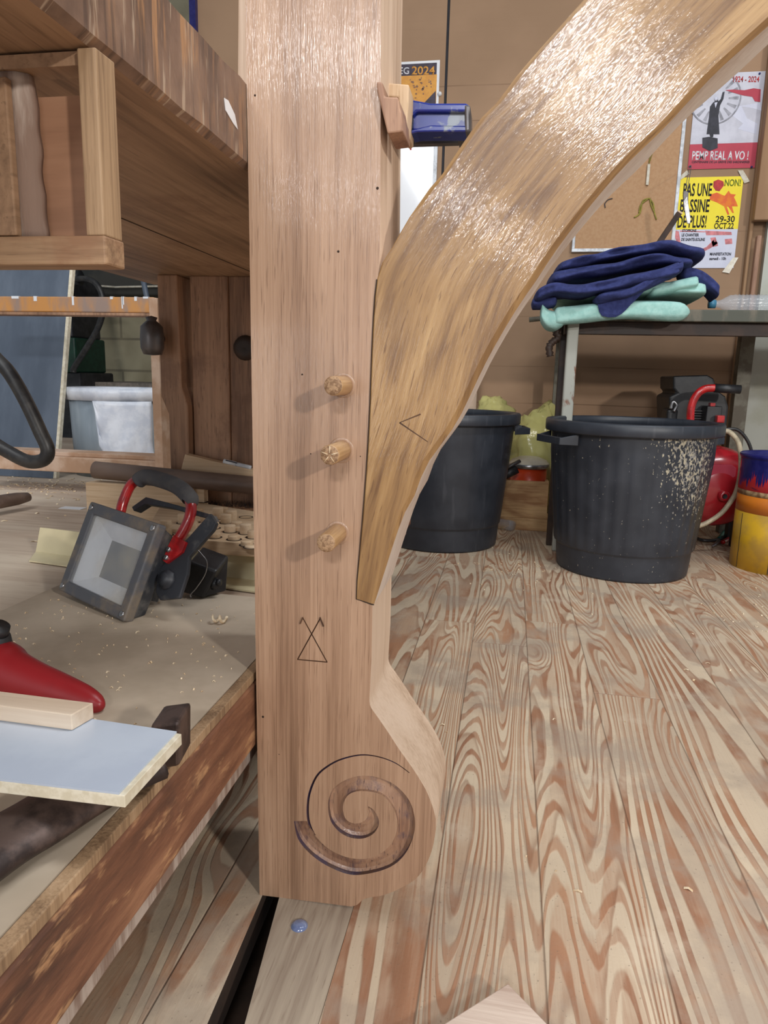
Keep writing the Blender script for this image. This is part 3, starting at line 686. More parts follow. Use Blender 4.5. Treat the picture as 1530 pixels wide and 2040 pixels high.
# lumps of board stored in the box
mb = MB(); rings = []
for i in range(22):
    z = zb+.0185+(.100)*i/21; w_ = .010+.004*noise.noise(Vector((0, 0, z*60))); x0 = P(25, 300, Y=bY+.012).x; e = P(70, 300, Y=bY+.012).x+.006*noise.noise(Vector((3, 0, z*45)))
    e += .004*(1-i/21)
    rings.append([(x0-.05, bY+.008, z), (x0+.004, bY+.006, z), (e-.006, bY+.007, z), (e, bY+.011, z), (e, bY+.0168, z), (x0-.05, bY+.0168, z)])
mb.loft(rings, True, True); tag(obj('waney_board', mb, M['waney']), 'rough grey waney-edged board end standing inside the hanging box', 'board')
mb = MB(); x0 = P(-30, 300, Y=bY+.004).x; x1 = P(30, 300, Y=bY+.004).x
mb.box((x0, bY-.0005, zb+.0185), (x1, bY+.0055, zb+.113)); tag(obj('board_offcut', mb, M['bench_under'], bevel=.001), 'smooth brown board end in the hanging box in front of the grey rough one', 'board')
# ================================================================== PLATFORM (left)
PZ = .258
plat = thing('timber_platform', (-1.4, 1.4, 0), 'low timber platform with a rust-brown edge beam running beside the post', 'platform')
mb = MB(); rings = []
for i in range(40):
    y = -.2+2.15*i/39; j = noise.noise(Vector((y*12, 2, 0)))*.003
    rings.append([(BX-.06, y, .185), (BX-.004, y, .185+j), (BX, y, .19+j), (BX, y, PZ+.002), (BX-.003, y, PZ+.006), (BX-.06, y, PZ+.006)])
mb.loft(rings, True, False); obj('edge_beam', mb, M['beam'], plat)
mb = MB(); mb.box((BX-.028, -.2, .160), (BX-.010, 1.94, .184)); obj('grey_batten', mb, M['waney'], plat, .003)
mb = MB(); mb.box((-3.6, -.2, PZ-.04), (-.8, 3.24, PZ)); mb.box((-.8, -.2, PZ-.04), (BX-.061, 1.95, PZ)); obj('deck', mb, M['dustwood'], plat)
mb = MB()
for x in (-.46, -1.3, -2.2, -3.2): mb.box((x, -.2, 0), (x+.07, 1.9 if x > -1 else 3.2, PZ-.041))
obj('bearer', mb, M['darkwood'], plat)
mb = MB(); sh = [P(510, 1203, Z=.275), P(545, 1207, Z=.275), Vector((BX-.013, .42, .275)), Vector((BX-.013, -.1, .275)), Vector((-.66, -.1, .275)), P(0, 1205, Z=.275), P(150, 1148, Z=.275)]
sh[0].y = .94; sh[1] = Vector((BX-.013, .93, .275)); 
mb.prism([(BX-.013, -.1, .275), (BX-.013, .945, .275), (-.44, .955, .275), (-.665, .95, .275), (-.675, -.1, .275)], (0, 0, -.0105)); obj('mdf_sheet_tmp', mb, M['mdf'])
o = bpy.data.objects['mdf_sheet_tmp']; o.name = 'mdf_sheet'; tag(o, 'dusty grey-brown sheet lying on the platform beneath the floodlight', 'sheet')
mb = MB(); mb.box((BX-.0125, -.15, PZ+.0065), (BX-.001, 1.0, .2745)); obj('edge_strip', mb, M['plyedge'], plat, .001)

# ================================================================== FLOODLIGHT
O = Vector((-.4816, .8013, .278)); LU = Vector((.8856, -.461, -.0566)); LN = Vector((.4039, .8245, -.3964)); LV = Vector((.2294, .3282, .9163)); W_, H_ = .1657, .1351
def LL(u, v, n): return O+LU*(u-W_)+LV*v+LN*n       # lamp space: u to the right, v up, n into the body
def lp(px, py, n): q = onplane(px, py, O+LN*n, LN); return q
lamp = thing('floodlight', (O.x-.05, O.y+.06, .276), 'square dusty floodlight with a grey foam-gripped red handle', 'floodlight')
mb = MB(); k1, k2 = .014, .0
fr_o = [(0, 0), (W_, 0), (W_, H_), (0, H_)]; b_ = .017
fr_i = [(b_, b_), (W_-b_, b_), (W_-b_, H_-b_), (b_, H_-b_)]
vo_ = mb.verts([LL(u, v, 0) for u, v in fr_o]); vi_ = mb.verts([LL(u, v, 0.000) for u, v in fr_i]); vo2 = mb.verts([LL(u, v, .016) for u, v in fr_o]); vi2 = mb.verts([LL(u, v, .016) for u, v in fr_i])
for i in range(4):
    j = (i+1) % 4; mb.face([vo_[i], vo_[j], vi_[j], vi_[i]]); mb.face([vo_[i], vo2[i], vo2[j], vo_[j]]); mb.face([vi_[i], vi_[j], vi2[j], vi2[i]]); mb.face([vo2[i], vi2[i], vi2[j], vo2[j]])
bez = obj('bezel', mb, M['lampframe'], lamp, .003, 3)
for u, v in ((.008, .008), (W_-.008, .008), (W_-.008, H_-.008), (.008, H_-.008)):
    m = MB(); m.lathe([(.0042, .001), (.0042, -.0014), (.003, -.002), (.0012, -.0012), (.0001, -.0008)], LL(u, v, 0), 14, tuple(LN)); obj('screw', m, M['metal'], bez)
mb = MB(); mb.obox(LL(W_/2, H_/2, .004), LU, LV, LN, W_/2-b_+.002, H_/2-b_+.002, .0012); obj('glass', mb, M['lampglass'], lamp)
# reflector tray
mb = MB(); a4 = mb.verts([LL(u, v, .007) for u, v in fr_i]); q_ = [(W_/2-.02, H_/2-.016), (W_/2+.02, H_/2-.016), (W_/2+.02, H_/2+.016), (W_/2-.02, H_/2+.016)]
c4 = mb.verts([LL(u+.016, v-.004, .021) for u, v in q_])
for i in range(4): mb.face([a4[i], a4[(i+1) % 4], c4[(i+1) % 4], c4[i]])
mb.face(c4); obj('reflector', mb, M['reflector'], lamp)
mb = MB(); mb.obox(LL(W_/2+.018, H_/2-.002, .0195), LU, LV, LN, .011, .012, .0008); obj('led_chip', mb, M['led'], lamp)
# body behind the bezel
mb = MB(); r0 = [LL(u, v, .0165) for u, v in ((.004, .004), (W_-.004, .004), (W_-.004, H_-.004), (.004, H_-.004))]; r1 = [LL(u, v, .036) for u, v in ((.010, .010), (W_-.008, .010), (W_-.008, H_-.010), (.010, H_-.010))]; r2 = [LL(u, v, .052) for u, v in ((.03, .035), (W_-.025, .035), (W_-.025, H_-.025), (.03, H_-.025))]
mb.loft([r0, r1, r2], True, False); obj('housing', mb, M['lampblack'], lamp, .003)
mb = MB()
for i in range(9): 
    u = .03+i*.0135; mb.obox(LL(u, H_/2, .056), LU, LV, LN, .0012, H_/2-.03, .008)
obj('cooling_fin', mb, M['lampblack'], lamp)['kind'] = 'stuff'
# red handle with foam grip, placed on planes inside the lamp's depth
def ln(px, py, n=.035): return lp(px, py, n)
hp = smoothpath([ln(240, 1020), ln(247, 995), ln(262, 965), ln(285, 950)], 6); mb = MB(); mb.tube(hp, .0075, 14); hb = obj('handle', mb, M['redlamp'], lamp, smooth=True)
hp = smoothpath([ln(375, 985), ln(381, 1012), ln(374, 1042), ln(357, 1072)], 6); mb = MB(); mb.tube(hp, .0075, 14)
mb.prism([ln(x, y, .030) for x, y in [(346, 1066), (370, 1080), (362, 1100), (332, 1122), (324, 1116), (336, 1085)]], LN*.004); obj('handle', mb, M['redlamp'], lamp, smooth=False)
hp = smoothpath([ln(276, 958), ln(290, 950), ln(320, 956), ln(355, 970), ln(378, 992), ln(377, 1000)], 6); mb = MB(); mb.tube(hp, .0115, 16); obj('foam_grip', mb, M['foam'], lamp, smooth=True)
for x, y in ((336, 1095), (331, 1111)):
    m = MB(); m.lathe([(.0036, .001), (.0036, -.002), (.0015, -.003), (.0001, -.002)], ln(x, y, .029), 12, tuple(LN)); obj('screw', m, M['metal'], lamp)
# swivel bracket : right arm, back bar
mb = MB(); mb.prism([ln(x, y, .034) for x, y in [(418, 1022), (430, 1042), (424, 1056), (376, 1110), (372, 1145), (356, 1192), (318, 1196), (310, 1180), (314, 1134), (330, 1120)]], LN*.006); br = obj('bracket', mb, M['lampblack'], lamp, .0015)
mb = MB(); mb.lathe([(.014, .0), (.014, -.004), (.009, -.006), (.009, -.009), (.0001, -.009)], ln(334, 1155, .034), 8, tuple(LN)); obj('pivot_nut', mb, M['lampblack'], br)
mb = MB(); mb.prism([ln(x, y, .050) for x, y in [(290, 990), (330, 1000), (418, 1024), (424, 1036), (340, 1012), (288, 1004), (266, 1018), (262, 1010)]], LN*.014); obj('bracket', mb, M['lampblack'], lamp, .001)
mb = MB(); Y0 = P(404, 1192, Z=.277)
g0 = [P(x, y, Y=Y0.y) for x, y in [(352, 1178), (404, 1192), (432, 1138), (378, 1118)]]
mb.hexa([g0[0], g0[1], g0[1]+Vector((.02, .04, 0)), g0[0]+Vector((.02, .04, 0)), g0[3], g0[2], g0[2]+Vector((.0, .045, .012)), g0[3]+Vector((0, .045, .012))]); obj('driver_box', mb, M['black'], lamp, .003)
mb = MB(); g = P(432, 1160, Y=Y0.y+.012); mb.tube([P(420, 1168, Y=Y0.y+.02), g], .007, 12); mb.tube([g, P(440, 1160, Y=Y0.y+.012)], .005, 10); obj('cable_gland', mb, M['black'], lamp, smooth=True)
mb = MB(); mb.tube(smoothpath([P(x, y, Y=Y0.y-.003) for x, y in [(390, 1092), (402, 1105), (412, 1120), (409, 1143), (392, 1170), (380, 1184), (381, 1190)]], 6), .0011, 8); obj('cable', mb, M['metal'], lamp, smooth=True)

# ================================================================== THINGS ON THE PLATFORM
# cream angle sheet
A0 = P(57, 1119, Z=PZ+.001); A1 = P(512, 1181, Z=PZ+.001)
d_ = (A1-A0); d_.z = 0; ex = Vector((d_.x, d_.y, 0)).normalized()
A1 = A0+ex*(d_.length+.06)
A0.y = max(A0.y, .965+.02); 
def cy(p, y): return Vector((p.x, y, p.z))
ang = thing('bent_sheet', ((A0.x+A1.x)/2, A0.y+.02, PZ), 'long cream bent sheet folded to an angle lying behind the floodlight', 'angle sheet')
ya = 1.045; yb = .965
xa0 = P(55, 1118, Y=ya).x; 
zf = PZ+.002
p0 = P(58, 1119, Z=zf); p1 = P(96, 1092, Z=zf); 
yl0, yl1 = p0.y, p1.y
sl = (P(505, 1181, Z=zf).y-.0-yl0)/(P(505, 1181, Z=zf).x-p0.x)
def ap(x, dy, z): return Vector((x, max(yl0+sl*(x-p0.x), .962)+dy, z))
xe = -.33
mb = MB(); mb.hexa([ap(p0.x, 0, zf), ap(xe, 0, zf), ap(xe, .055, zf), ap(p1.x, .055, zf), ap(p0.x, 0, zf+.0025), ap(xe, 0, zf+.0025), ap(xe, .055, zf+.0025), ap(p1.x, .055, zf+.0025)]); obj('lower_flange', mb, M['cream'], ang)
t_ = P(76, 1052, Y=ap(p1.x, .06, 0).y)
mb = MB(); mb.hexa([ap(p1.x, .055, zf+.0025), ap(xe, .055, zf+.0025), ap(xe, .0575, zf+.0025), ap(p1.x, .0575, zf+.0025), ap(t_.x, .066, t_.z), ap(xe, .066, t_.z), ap(xe, .0685, t_.z), ap(t_.x, .0685, t_.z)]); obj('upper_flange', mb, M['cream'], ang)
zp = .335
# board with plugs
pb = [P(x, y, Z=zp) for x, y in [(392, 1082), (520, 1102), (545, 1025), (330, 990), (300, 1040)]]
for p in pb: p.y = max(p.y, 1.035)
mb = MB(); mb.prism(pb, (0, 0, -.022)); plug_board = thing('drilled_board', pb[0]-Vector((0, 0, .022)), 'pale oak board cut with round plugs beside the post', 'board')
obj('board', mb, M['palewood'], plug_board, .001)
plugs = [(492, 1078, 10, 1), (466, 1067, 9, 1), (427, 1063, 11, 1), (489, 1045, 9, 3), (458, 1047, 9, 2), (450, 1025, 9, 3), (434, 1012, 9, 4), (461, 1018, 9, 4), (444, 1012, 8, 3), (478, 1050, 8, 1), (382, 1040, 9, 4), (330, 1037, 9, 5), (350, 1052, 9, 1), (395, 1014, 9, 2), (378, 1062, 9, 2), (500, 1088, 8, 0), (410, 1024, 8, 3), (471, 1040, 7, 1), (365, 1025, 8, 3), (398, 1045, 8, 2), (505, 1058, 8, 2), (425, 1040, 8, 2)]
adj = ['tallest at the left behind the lamp handle']
holes = [(490, 1030, 12), (505, 1070, 10), (405, 1000, 10)]
for x, y, r in holes:
    c = P(x, y, Z=zp+.0003); m = MB(); m.lathe([(.0135, 0), (.0115, .0001), (.011, -.0006), (.0001, -.0006)], c, 20); obj('plug_hole', m, M['gap'], plug_board)
for i, (x, y, r, h) in enumerate(plugs):
    c = P(x, y, Z=zp+h*.0045+.002); c.z = zp
    m = MB(); rr = .0098; m.lathe([(rr, 0), (rr, h*.0045+.0015), (rr*.93, h*.0045+.003), (.0001, h*.0045+.003)], c, 22)
    o = obj('wood_plug', m, M['palewood'], plug_board)
    m = MB(); m.lathe([(.0128, 0.0001), (.0128, .0004), (.0099, .0004)], c, 22); obj('plug_rim', m, M['gap'], o)
# bristle broom head behind the plugs
def bristles(name, spots, length, lean, parent, mat=None, r=.0005):
    m = MB()
    for p in spots:
        d = Vector((random.gauss(lean[0], .25), random.gauss(lean[1], .25), lean[2])).normalized()*length*random.uniform(.7, 1.1)
        a = Vector(p); c = a+d; e = d.orthogonal().normalized()*r; f = d.cross(e).normalized()*r
        vs = m.verts([a+e, a-e*.5+f, a-e*.5-f, c]); m.face([vs[0], vs[1], vs[3]]); m.face([vs[1], vs[2], vs[3]]); m.face([vs[2], vs[0], vs[3]])
    o = obj(name, m, mat or M['bristle'], parent); o['kind'] = 'stuff'; return o
b0 = P(395, 1000, Y=1.47); b1 = P(540, 1022, Y=1.42)
broom = thing('broom_head', ((b0.x+b1.x)/2, 1.46, PZ), 'black bristled broom head lying behind the drilled board', 'broom')
mb = MB(); mb.box((b0.x, 1.43, PZ), (b1.x, 1.50, P(450, 1000, Y=1.45).z)); obj('stock', mb, M['black'], broom, .006)
zt = P(450, 1000, Y=1.45).z
bristles('bristle', [(random.uniform(b0.x, b1.x), random.uniform(1.41, 1.5), zt-.003) for _ in range(1400)], .032, (.3, -.9, .5), broom)
# pole
a = P(190, 936, Y=1.352); c = P(512, 968, Y=1.34); ext = c+(c-a)*.25
mb = MB(); pp = [a+(ext-a)*(i/12) for i in range(13)]
mb.tube([a-(ext-a).normalized()*.006]+pp, [.008]+[.0185]*13, 20); tag(obj('pole', mb, M['pole'], smooth=True), 'thick worn brown pole lying across the offcuts behind the floodlight', 'pole')
ply = a.y
# timber blocks that carry the pole and boards
mb = MB(); a0 = P(172, 963, Y=1.42); a1 = P(300, 990, Y=1.36)
def slab(p, q, Y, dep, z0, z1, mat, label, cat='offcut', name='board_offcut', skew=0.):
    m = MB(); m.hexa([(p, Y, z0), (q, Y+skew, z0), (q, Y+dep+skew, z0), (p, Y+dep, z0), (p, Y, z1), (q, Y+skew, z1), (q, Y+dep+skew, z1), (p, Y+dep, z1)])
    return tag(obj(name, m, mat, bevel=.001), label, cat)
YA = 1.33
xa = P(171, 980, Y=YA).x; xb = P(380, 1010, Y=YA).x; zt1 = P(172, 961, Y=YA).z
slab(xa, xb, YA, .02, PZ+.0005, zt1, M['palewood'], 'pale board on edge behind the floodlight, nearer of the pair')
xa = P(185, 960, Y=YA+.03).x; slab(xa, xb+.02, YA+.022, .02, PZ+.0005, P(185, 958, Y=YA+.03).z, M['palewood'], 'pale board on edge just behind its twin near the floodlight')
# board with marker
Yb = 1.375
bd = [P(x, y, Y=Yb) for x, y in [(358, 945), (368, 905), (540, 946), (540, 985)]]
mb = MB(); mb.prism(bd, (0, .022, 0)); tag(obj('board_offcut', mb, M['palewood'], bevel=.0015), 'pale tapered board lying on the pole with a white marker on top', 'offcut')
m0 = P(446, 919, Y=Yb+.008); m1 = P(500, 932, Y=Yb+.008); pen = thing('marker_pen', m0, 'white marker pen lying on the pale tapered board', 'pen')
mb = MB(); mb.tube([m0, m0.lerp(m1, .45)], .0052, 14); obj('cap', mb, M['white'], pen, smooth=True)
mb = MB(); mb.tube([m0.lerp(m1, .45), m1], .0046, 14); obj('barrel', mb, M['frame'], pen, smooth=True)
mb = MB(); mb.tube([m0.lerp(m1, .1)+Vector((0, -.004, .004)), m0.lerp(m1, .5)+Vector((0, -.004, .004))], .0012, 8); obj('clip', mb, M['robe'], pen)
# wooden foot at far left, paper scrap, trestle
TY = 1.78
tr = thing('trestle', (-1.4, TY, PZ), 'paint-stained trestle with an orange top rail at far left', 'trestle')
tl = P(-60, 590, Y=TY); tr_ = P(306, 592, Y=TY)
zz1, zz0 = P(150, 591, Y=TY).z, P(150, 622, Y=TY).z
mb = MB(); mb.box((tl.x, TY, zz0), (tr_.x, TY+.06, zz1)); obj('top_rail', mb, M['orange_edge'], tr, .003)
mb = MB(); mb.box((tl.x, TY-.001, zz0-.008), (tr_.x, TY+.05, zz0-.0005)); obj('plywood_rim', mb, M['bench_leg'], tr, .001)
mb = MB()
for x, wx, h in ((30, 18, .006), (70, 8, .012), (145, 5, .022), (222, 7, .006), (245, 4, .02), (270, 6, .01), (243, 3, .03), (290, 12, .004)):
    p = P(x, 592, Y=TY); mb.box((p.x-wx*.0006, TY-.0006, zz1-h), (p.x+wx*.0006, TY+.02, zz1+.0008))
obj('paint_drip', mb, M['white'], tr)
zz3, zz2 = P(150, 912, Y=TY).z, P(150, 942, Y=TY).z
mb = MB(); mb.box((tl.x, TY, zz2), (tr_.x+.01, TY+.06, zz3)); obj('lower_rail', mb, M['trestle'], tr, .002)
mb = MB(); mb.box((tl.x, TY+.02, zz3), (tr_.x+.01, TY+.09, zz3+.012)); obj('lower_rail', mb, M['trestle'], tr, .002)
mb = MB(); mb.box((tr_.x-.004, TY-.02, PZ), (tr_.x+.02, TY+.07, zz1-.004)); obj('upright', mb, M['trestle'], tr, .002)
mb = MB(); f0 = P(55, 990, Z=PZ+.03); f1 = P(-60, 1010, Z=PZ+.03)
mb.tube([f0, f0.lerp(f1, .2), f0.lerp(f1, .5), f1], [.014, .019, .020, .020], 16, (1, .8)); o = obj('foot', mb, M['pole'], tr, smooth=True); o['label'] = 'rounded brown wooden foot'
for v in o.data.vertices: pass
# leaning slate panel
Yp0, Yp1 = 1.99, 2.16
pl = thing('leaning_panel', (-1.6, Yp0, PZ), 'tall slate-grey panel with a yellow ply edge leaning behind the trestle', 'panel')
e0 = P(108, 985, Y=Yp0); e1 = P(140, 520, Y=Yp1); e0.z = PZ+.001; dx = Vector((-.9, 0, 0))
nn = Vector((0, .016, 0)); top = e0+(e1-e0)*1.15
mb = MB(); mb.hexa([e0+dx, e0, e0+nn, e0+dx+nn, top+dx, top, top+nn, top+dx+nn]); obj('sheet', mb, M['slate'], pl)
mb = MB(); mb.hexa([e0+Vector((.0003, 0, 0)), e0+Vector((.010, 0, 0)), e0+nn+Vector((.010, 0, 0)), e0+nn+Vector((.0003, 0, 0)), top+Vector((.0003, 0, 0)), top+Vector((.010, 0, 0)), top+nn+Vector((.010, 0, 0)), top+nn+Vector((.0003, 0, 0))]); obj('ply_edge', mb, M['core'], pl)
# drum
DY = 2.2; dc = P(240, 1003, Z=PZ); dc = Vector((P(243, 900, Y=DY).x, DY, PZ)); R_ = .158
zt = P(240, 778, Y=DY).z
drum = thing('metal_drum', dc, 'tall galvanised drum lined with a white plastic bag behind the trestle', 'drum')
hh = zt-PZ
mb = MB(); mb.lathe([(.0001, .002), (R_*.93, .002), (R_*.93, .0), (R_*.96, .1), (R_, hh), (R_*.98, hh), (R_*.92, .01)], dc, 48); obj('body', mb, M['galv'], drum, smooth=True)
mb = MB()
def linr(t, h): return 1+.012*math.sin(7*t+h*20)+.008*math.sin(17*t)
mb.lathe([(R_*.9, hh-.06), (R_*.97, hh+.004), (R_*1.03, hh+.010), (R_*1.05, hh-.004), (R_*1.035, hh-.03)], dc, 96, rf=linr)
# hanging fold on the right
n0 = len(mb.bm.verts); rows_ = []
for i in range(16):
    t = i/15; row = []
    for j in range(15):
        s_ = j/14; ang_ = -PI/2+.05+s_*1.1-(1-s_)*0; lowz = hh-.03-(.27*(max(0, s_-.0)**.25))*t; rr_ = R_*(1.05+.035*math.sin(9*s_+5*t)*t+.02*t+.03*t*math.sin(24*(s_+.55*t)))
        row.append(mb.bm.verts.new(dc+Vector((math.cos(ang_)*rr_, math.sin(ang_)*rr_, lowz))))
    rows_.append(row)
for i in range(15):
    for j in range(14): mb.face([rows_[i][j], rows_[i][j+1], rows_[i+1][j+1], rows_[i+1][j]], True)
o = obj('liner', mb, M['liner'], drum); md = o.modifiers.new('s', 'SOLIDIFY'); md.thickness = .0012
# far left background: machine, nozzle, thin hose, rods, ledge
m0 = P(128, 560, Y=3.6)
mach = thing('green_machine', (P(110, 740, Y=3.6).x, 3.6, 0), 'dark green workshop machine half hidden behind the slate panel', 'machine')
mb = MB(); mb.box((P(60, 700, Y=3.6).x, 3.6, P(140, 742, Y=3.6).z), (P(150, 700, Y=3.6).x, 3.9, P(140, 672, Y=3.6).z)); obj('cabinet', mb, plain('dark_green_enamel', (24, 58, 44), .4), mach, .01)
mb = MB(); mb.box((P(60, 700, Y=3.6).x, 3.61, 0), (P(155, 700, Y=3.6).x, 3.95, P(140, 742, Y=3.6).z)); obj('base', mb, M['black'], mach, .01)
mb = MB(); mb.box((P(60, 600, Y=3.6).x, 3.62, P(140, 672, Y=3.6).z), (P(136, 600, Y=3.6).x, 3.9, P(140, 545, Y=3.6).z)); obj('column', mb, M['black'], mach, .01)
hc = P(150, 553, Y=3.58)
mb = MB(); mb.lathe([(.001, -.01), (.04, -.01), (.045, .0), (.04, .03), (.001, .03)], hc, 24, (1, 0, 0)); obj('nozzle', mb, M['black'], mach, smooth=True)
mb = MB(); mb.tube(smoothpath([P(x, y, Y=3.55) for x, y in [(150, 556), (172, 556), (192, 566), (204, 592), (204, 625), (192, 660), (168, 700), (148, 732), (146, 742)]], 6), .016, 12); obj('hose', mb, M['rubber'], mach, smooth=True)
lz = P(230, 762, Y=3.75).z
mb = MB(); mb.box((P(162, 760, Y=3.75).x, 3.75, lz-.35), (-.95+xl*0-.45, 4.28, lz)); tag(obj('concrete_ledge', mb, plain('grey_ledge', (150, 138, 126), .8)), 'low grey concrete ledge against the block wall behind the white-lined drum', 'ledge')
mb = MB(); mb.box((-3.4, 4.05, P(220, 588, Y=4.05).z), (xl-.2, 4.28, 1.9)); tag(obj('dark_cabinet', mb, plain('sooty_dark_board', (38, 40, 38), .7, c2=(58, 56, 50), sc=4), bevel=.01), 'large soot-dark cabinet on the block wall behind the hanging hose', 'cabinet')
mb = MB(); mb.tube([P(150, 566, Y=4.02), P(230, 572, Y=4.02), P(330, 570, Y=4.02)], .006, 8); tag(obj('cable', mb, M['tape'], smooth=True), 'pale cable strung across the dark cabinet behind the orange rail', 'cable')
mb = MB(); mb.tube([P(274, 505, Y=3.4), P(292, 590, Y=3.4), P(305, 655, Y=3.4), P(318, 800, Y=3.4), P(335, 1005, Y=3.4)], .014, 8); tag(obj('steel_rod', mb, M['slate']), 'blue-grey rod leaning behind the trestle next to the bench leg', 'rod')
# big hose loop at left
mb = MB(); hz = smoothpath([P(x, y, Y=1.25) for x, y in [(-90, 600), (-20, 700), (18, 742), (52, 800), (80, 860), (95, 895), (88, 915), (60, 920), (25, 905), (-25, 872), (-90, 800)]], 8)
mb.tube(hz, .0135, 18); tag(obj('rubber_hose', mb, M['rubber'], smooth=True), 'thick black rubber hose hanging in a loop at the left edge', 'hose')
# paper scrap
p = P(142, 1013, Z=PZ+.0006); mb = MB(); mb.box((p.x-.03, p.y-.008, PZ+.0002), (p.x+.03, p.y+.02, PZ+.0012)); tag(obj('paper_scrap', mb, M['white']), 'small white paper scrap lying on the platform among shavings', 'paper')

# ================================================================== FOREGROUND LEFT: laminated board, batten, brush, holdfast
ZW = .327
tl_, tr2, br2, bl2 = P(-60, 1396, Z=ZW), P(352, 1457, Z=ZW), P(237, 1579, Z=ZW), P(-60, 1545, Z=ZW)
x1 = tr2.x; 
wbd = thing('laminated_board', (x1-.1, .42, ZW-.011), 'bluish white laminated board with a cream sawn end at lower left', 'board')
mb = MB(); mb.prism([tl_, tr2, br2, bl2], (0, 0, -.0015)); obj('laminate', mb, M['laminate'], wbd)
tr3, br3 = tr2+Vector((.0, 0, 0)), br2
mb = MB(); mb.prism([q+Vector((0, 0, -.0016)) for q in (tl_, tr3+Vector((.004, 0, 0)), br3+Vector((.004, 0, 0)), bl2)], (0, 0, -.009)); obj('core', mb, M['core'], wbd, .0005)
a0 = P(-60, 1398, Z=.3405); a1 = P(142, 1424, Z=.3405)
fd = Vector((a1.x-a0.x, a1.y-a0.y, 0)).normalized(); nd = Vector((-fd.y, fd.x, 0))
mb = MB(); mb.prism([a0, a1, a1+nd*.022+fd*.004, a0+nd*.022], (0, 0, -.013)); tag(obj('pine_batten', mb, M['pine'], bevel=.0008), 'pale pine batten lying across the far edge of the laminated board', 'batten')
# holdfast / clamp arm: dark flat bar that curves under the board
mb = MB(); arm = smoothpath([P(x, y, Z=.291) for x, y in [(-80, 1735), (0, 1680), (70, 1640), (150, 1590), (230, 1545), (300, 1515)]], 8)
mb.tube(arm, .0145, 16, (1.9, .85)); hf = thing('steel_holdfast', (arm[-1].x, arm[-1].y, .2755), 'dark curved steel holdfast lying under the laminated board', 'holdfast')
obj('arm', mb, M['steel_dark'], hf, smooth=True)
h0 = P(357, 1545, Z=.2765)
mb = MB(); c0 = P(300, 1560, Z=.2765)
cA = [P(x, y, Y=h0.y) for x, y in [(292, 1552), (357, 1528), (357, 1437), (300, 1444)]]
mb.prism([Vector((q.x, q.y, max(q.z, .276))) for q in cA], (-.006, .035, 0)); obj('head', mb, M['steel_dark'], hf, .003)
# dust brush
db = thing('dust_brush', P(100, 1420, Z=.2755), 'red plastic hand brush with black bristles behind the pine batten', 'brush')
br_pts = [(-60, 1265), (6, 1278), (22, 1290), (60, 1310), (110, 1330), (160, 1353), (200, 1375), (207, 1392), (200, 1410), (180, 1424), (100, 1405), (-60, 1395)]
cen = [(-60, 1320, .034), (0, 1332, .030), (25, 1345, .026), (70, 1362, .022), (120, 1378, .0185), (165, 1392, .0145), (192, 1402, .010), (203, 1406, .003)]
pth = [P(x, y, Y=.60+(-i)*.004) for i, (x, y, r) in enumerate(cen)]
mb = MB(); mb.tube(smoothpath(pth, 4), [c for i in range(len(cen)-1) for c in [cen[i][2]+(cen[i+1][2]-cen[i][2])*k/4 for k in range(4)]]+[.003], 24, (.9, 1.0)); obj('body', mb, M['red'], db, smooth=True)
n0 = P(-8, 1262, Y=.60); mb = MB(); mb.tube([n0, P(-2, 1245, Y=.60)], [.012, .011], 16); mb.tube([P(-14, 1290, Y=.60), n0], [.020, .0135], 16); obj('neck', mb, M['black'], db, smooth=True)
sp = []
for _ in range(700):
    t = random.random(); x = 60+t*150; p = P(x, 1400+t*22, Y=.592-.02*t); sp.append((p.x, p.y, p.z-.002))
bristles('bristle', sp, .022, (.75, -.2, -.75), db)
# shaving on the sheet
mb = MB(); c = P(434, 1234, Z=.281)
for k in range(3):
    pr = []
    for i in range(20): a = i*.7; pr.append(c+Vector((-.010+.0011*i, math.cos(a)*.004+k*.001, math.sin(a)*.0035+.0005*k)))
    mb.tube(pr, .0009, 5, (1, 2.2))
tag(obj('wood_shaving', mb, M['chip']), 'curled wood shaving lying on the sheet in front of the floodlight', 'shaving')

# ================================================================== FLOOR FOREGROUND
g = P(598, 1847, Z=.0); mb = MB(); mb.lathe([(.0095, 0), (.009, .0022), (.006, .0042), (.0001, .005)], g+Vector((0, 0, .0003)), 24, rf=lambda t, h: 1+.12*math.cos(t-2.9)); tag(obj('glue_drop', mb, M['glue'], smooth=True), 'blue-grey drop of glue on the floor below the post', 'glue drop')
mb = MB(); oz = .022
pA, pB, pC = P(1012, 1959, Z=oz), P(860, 2055, Z=oz), P(1110, 2060, Z=oz)
u1 = (pB-pA).normalized(); v1 = (pC-pA).normalized()
mb.prism([pA, pA+u1*.17, pA+u1*.17+v1*.09, pA+v1*.09], (0, 0, -oz+.0005)); o = obj('oak_offcut', mb, M['offcut'], bevel=.001); tag(o, 'pale oak offcut on the floor at the bottom edge in front of the post', 'offcut')

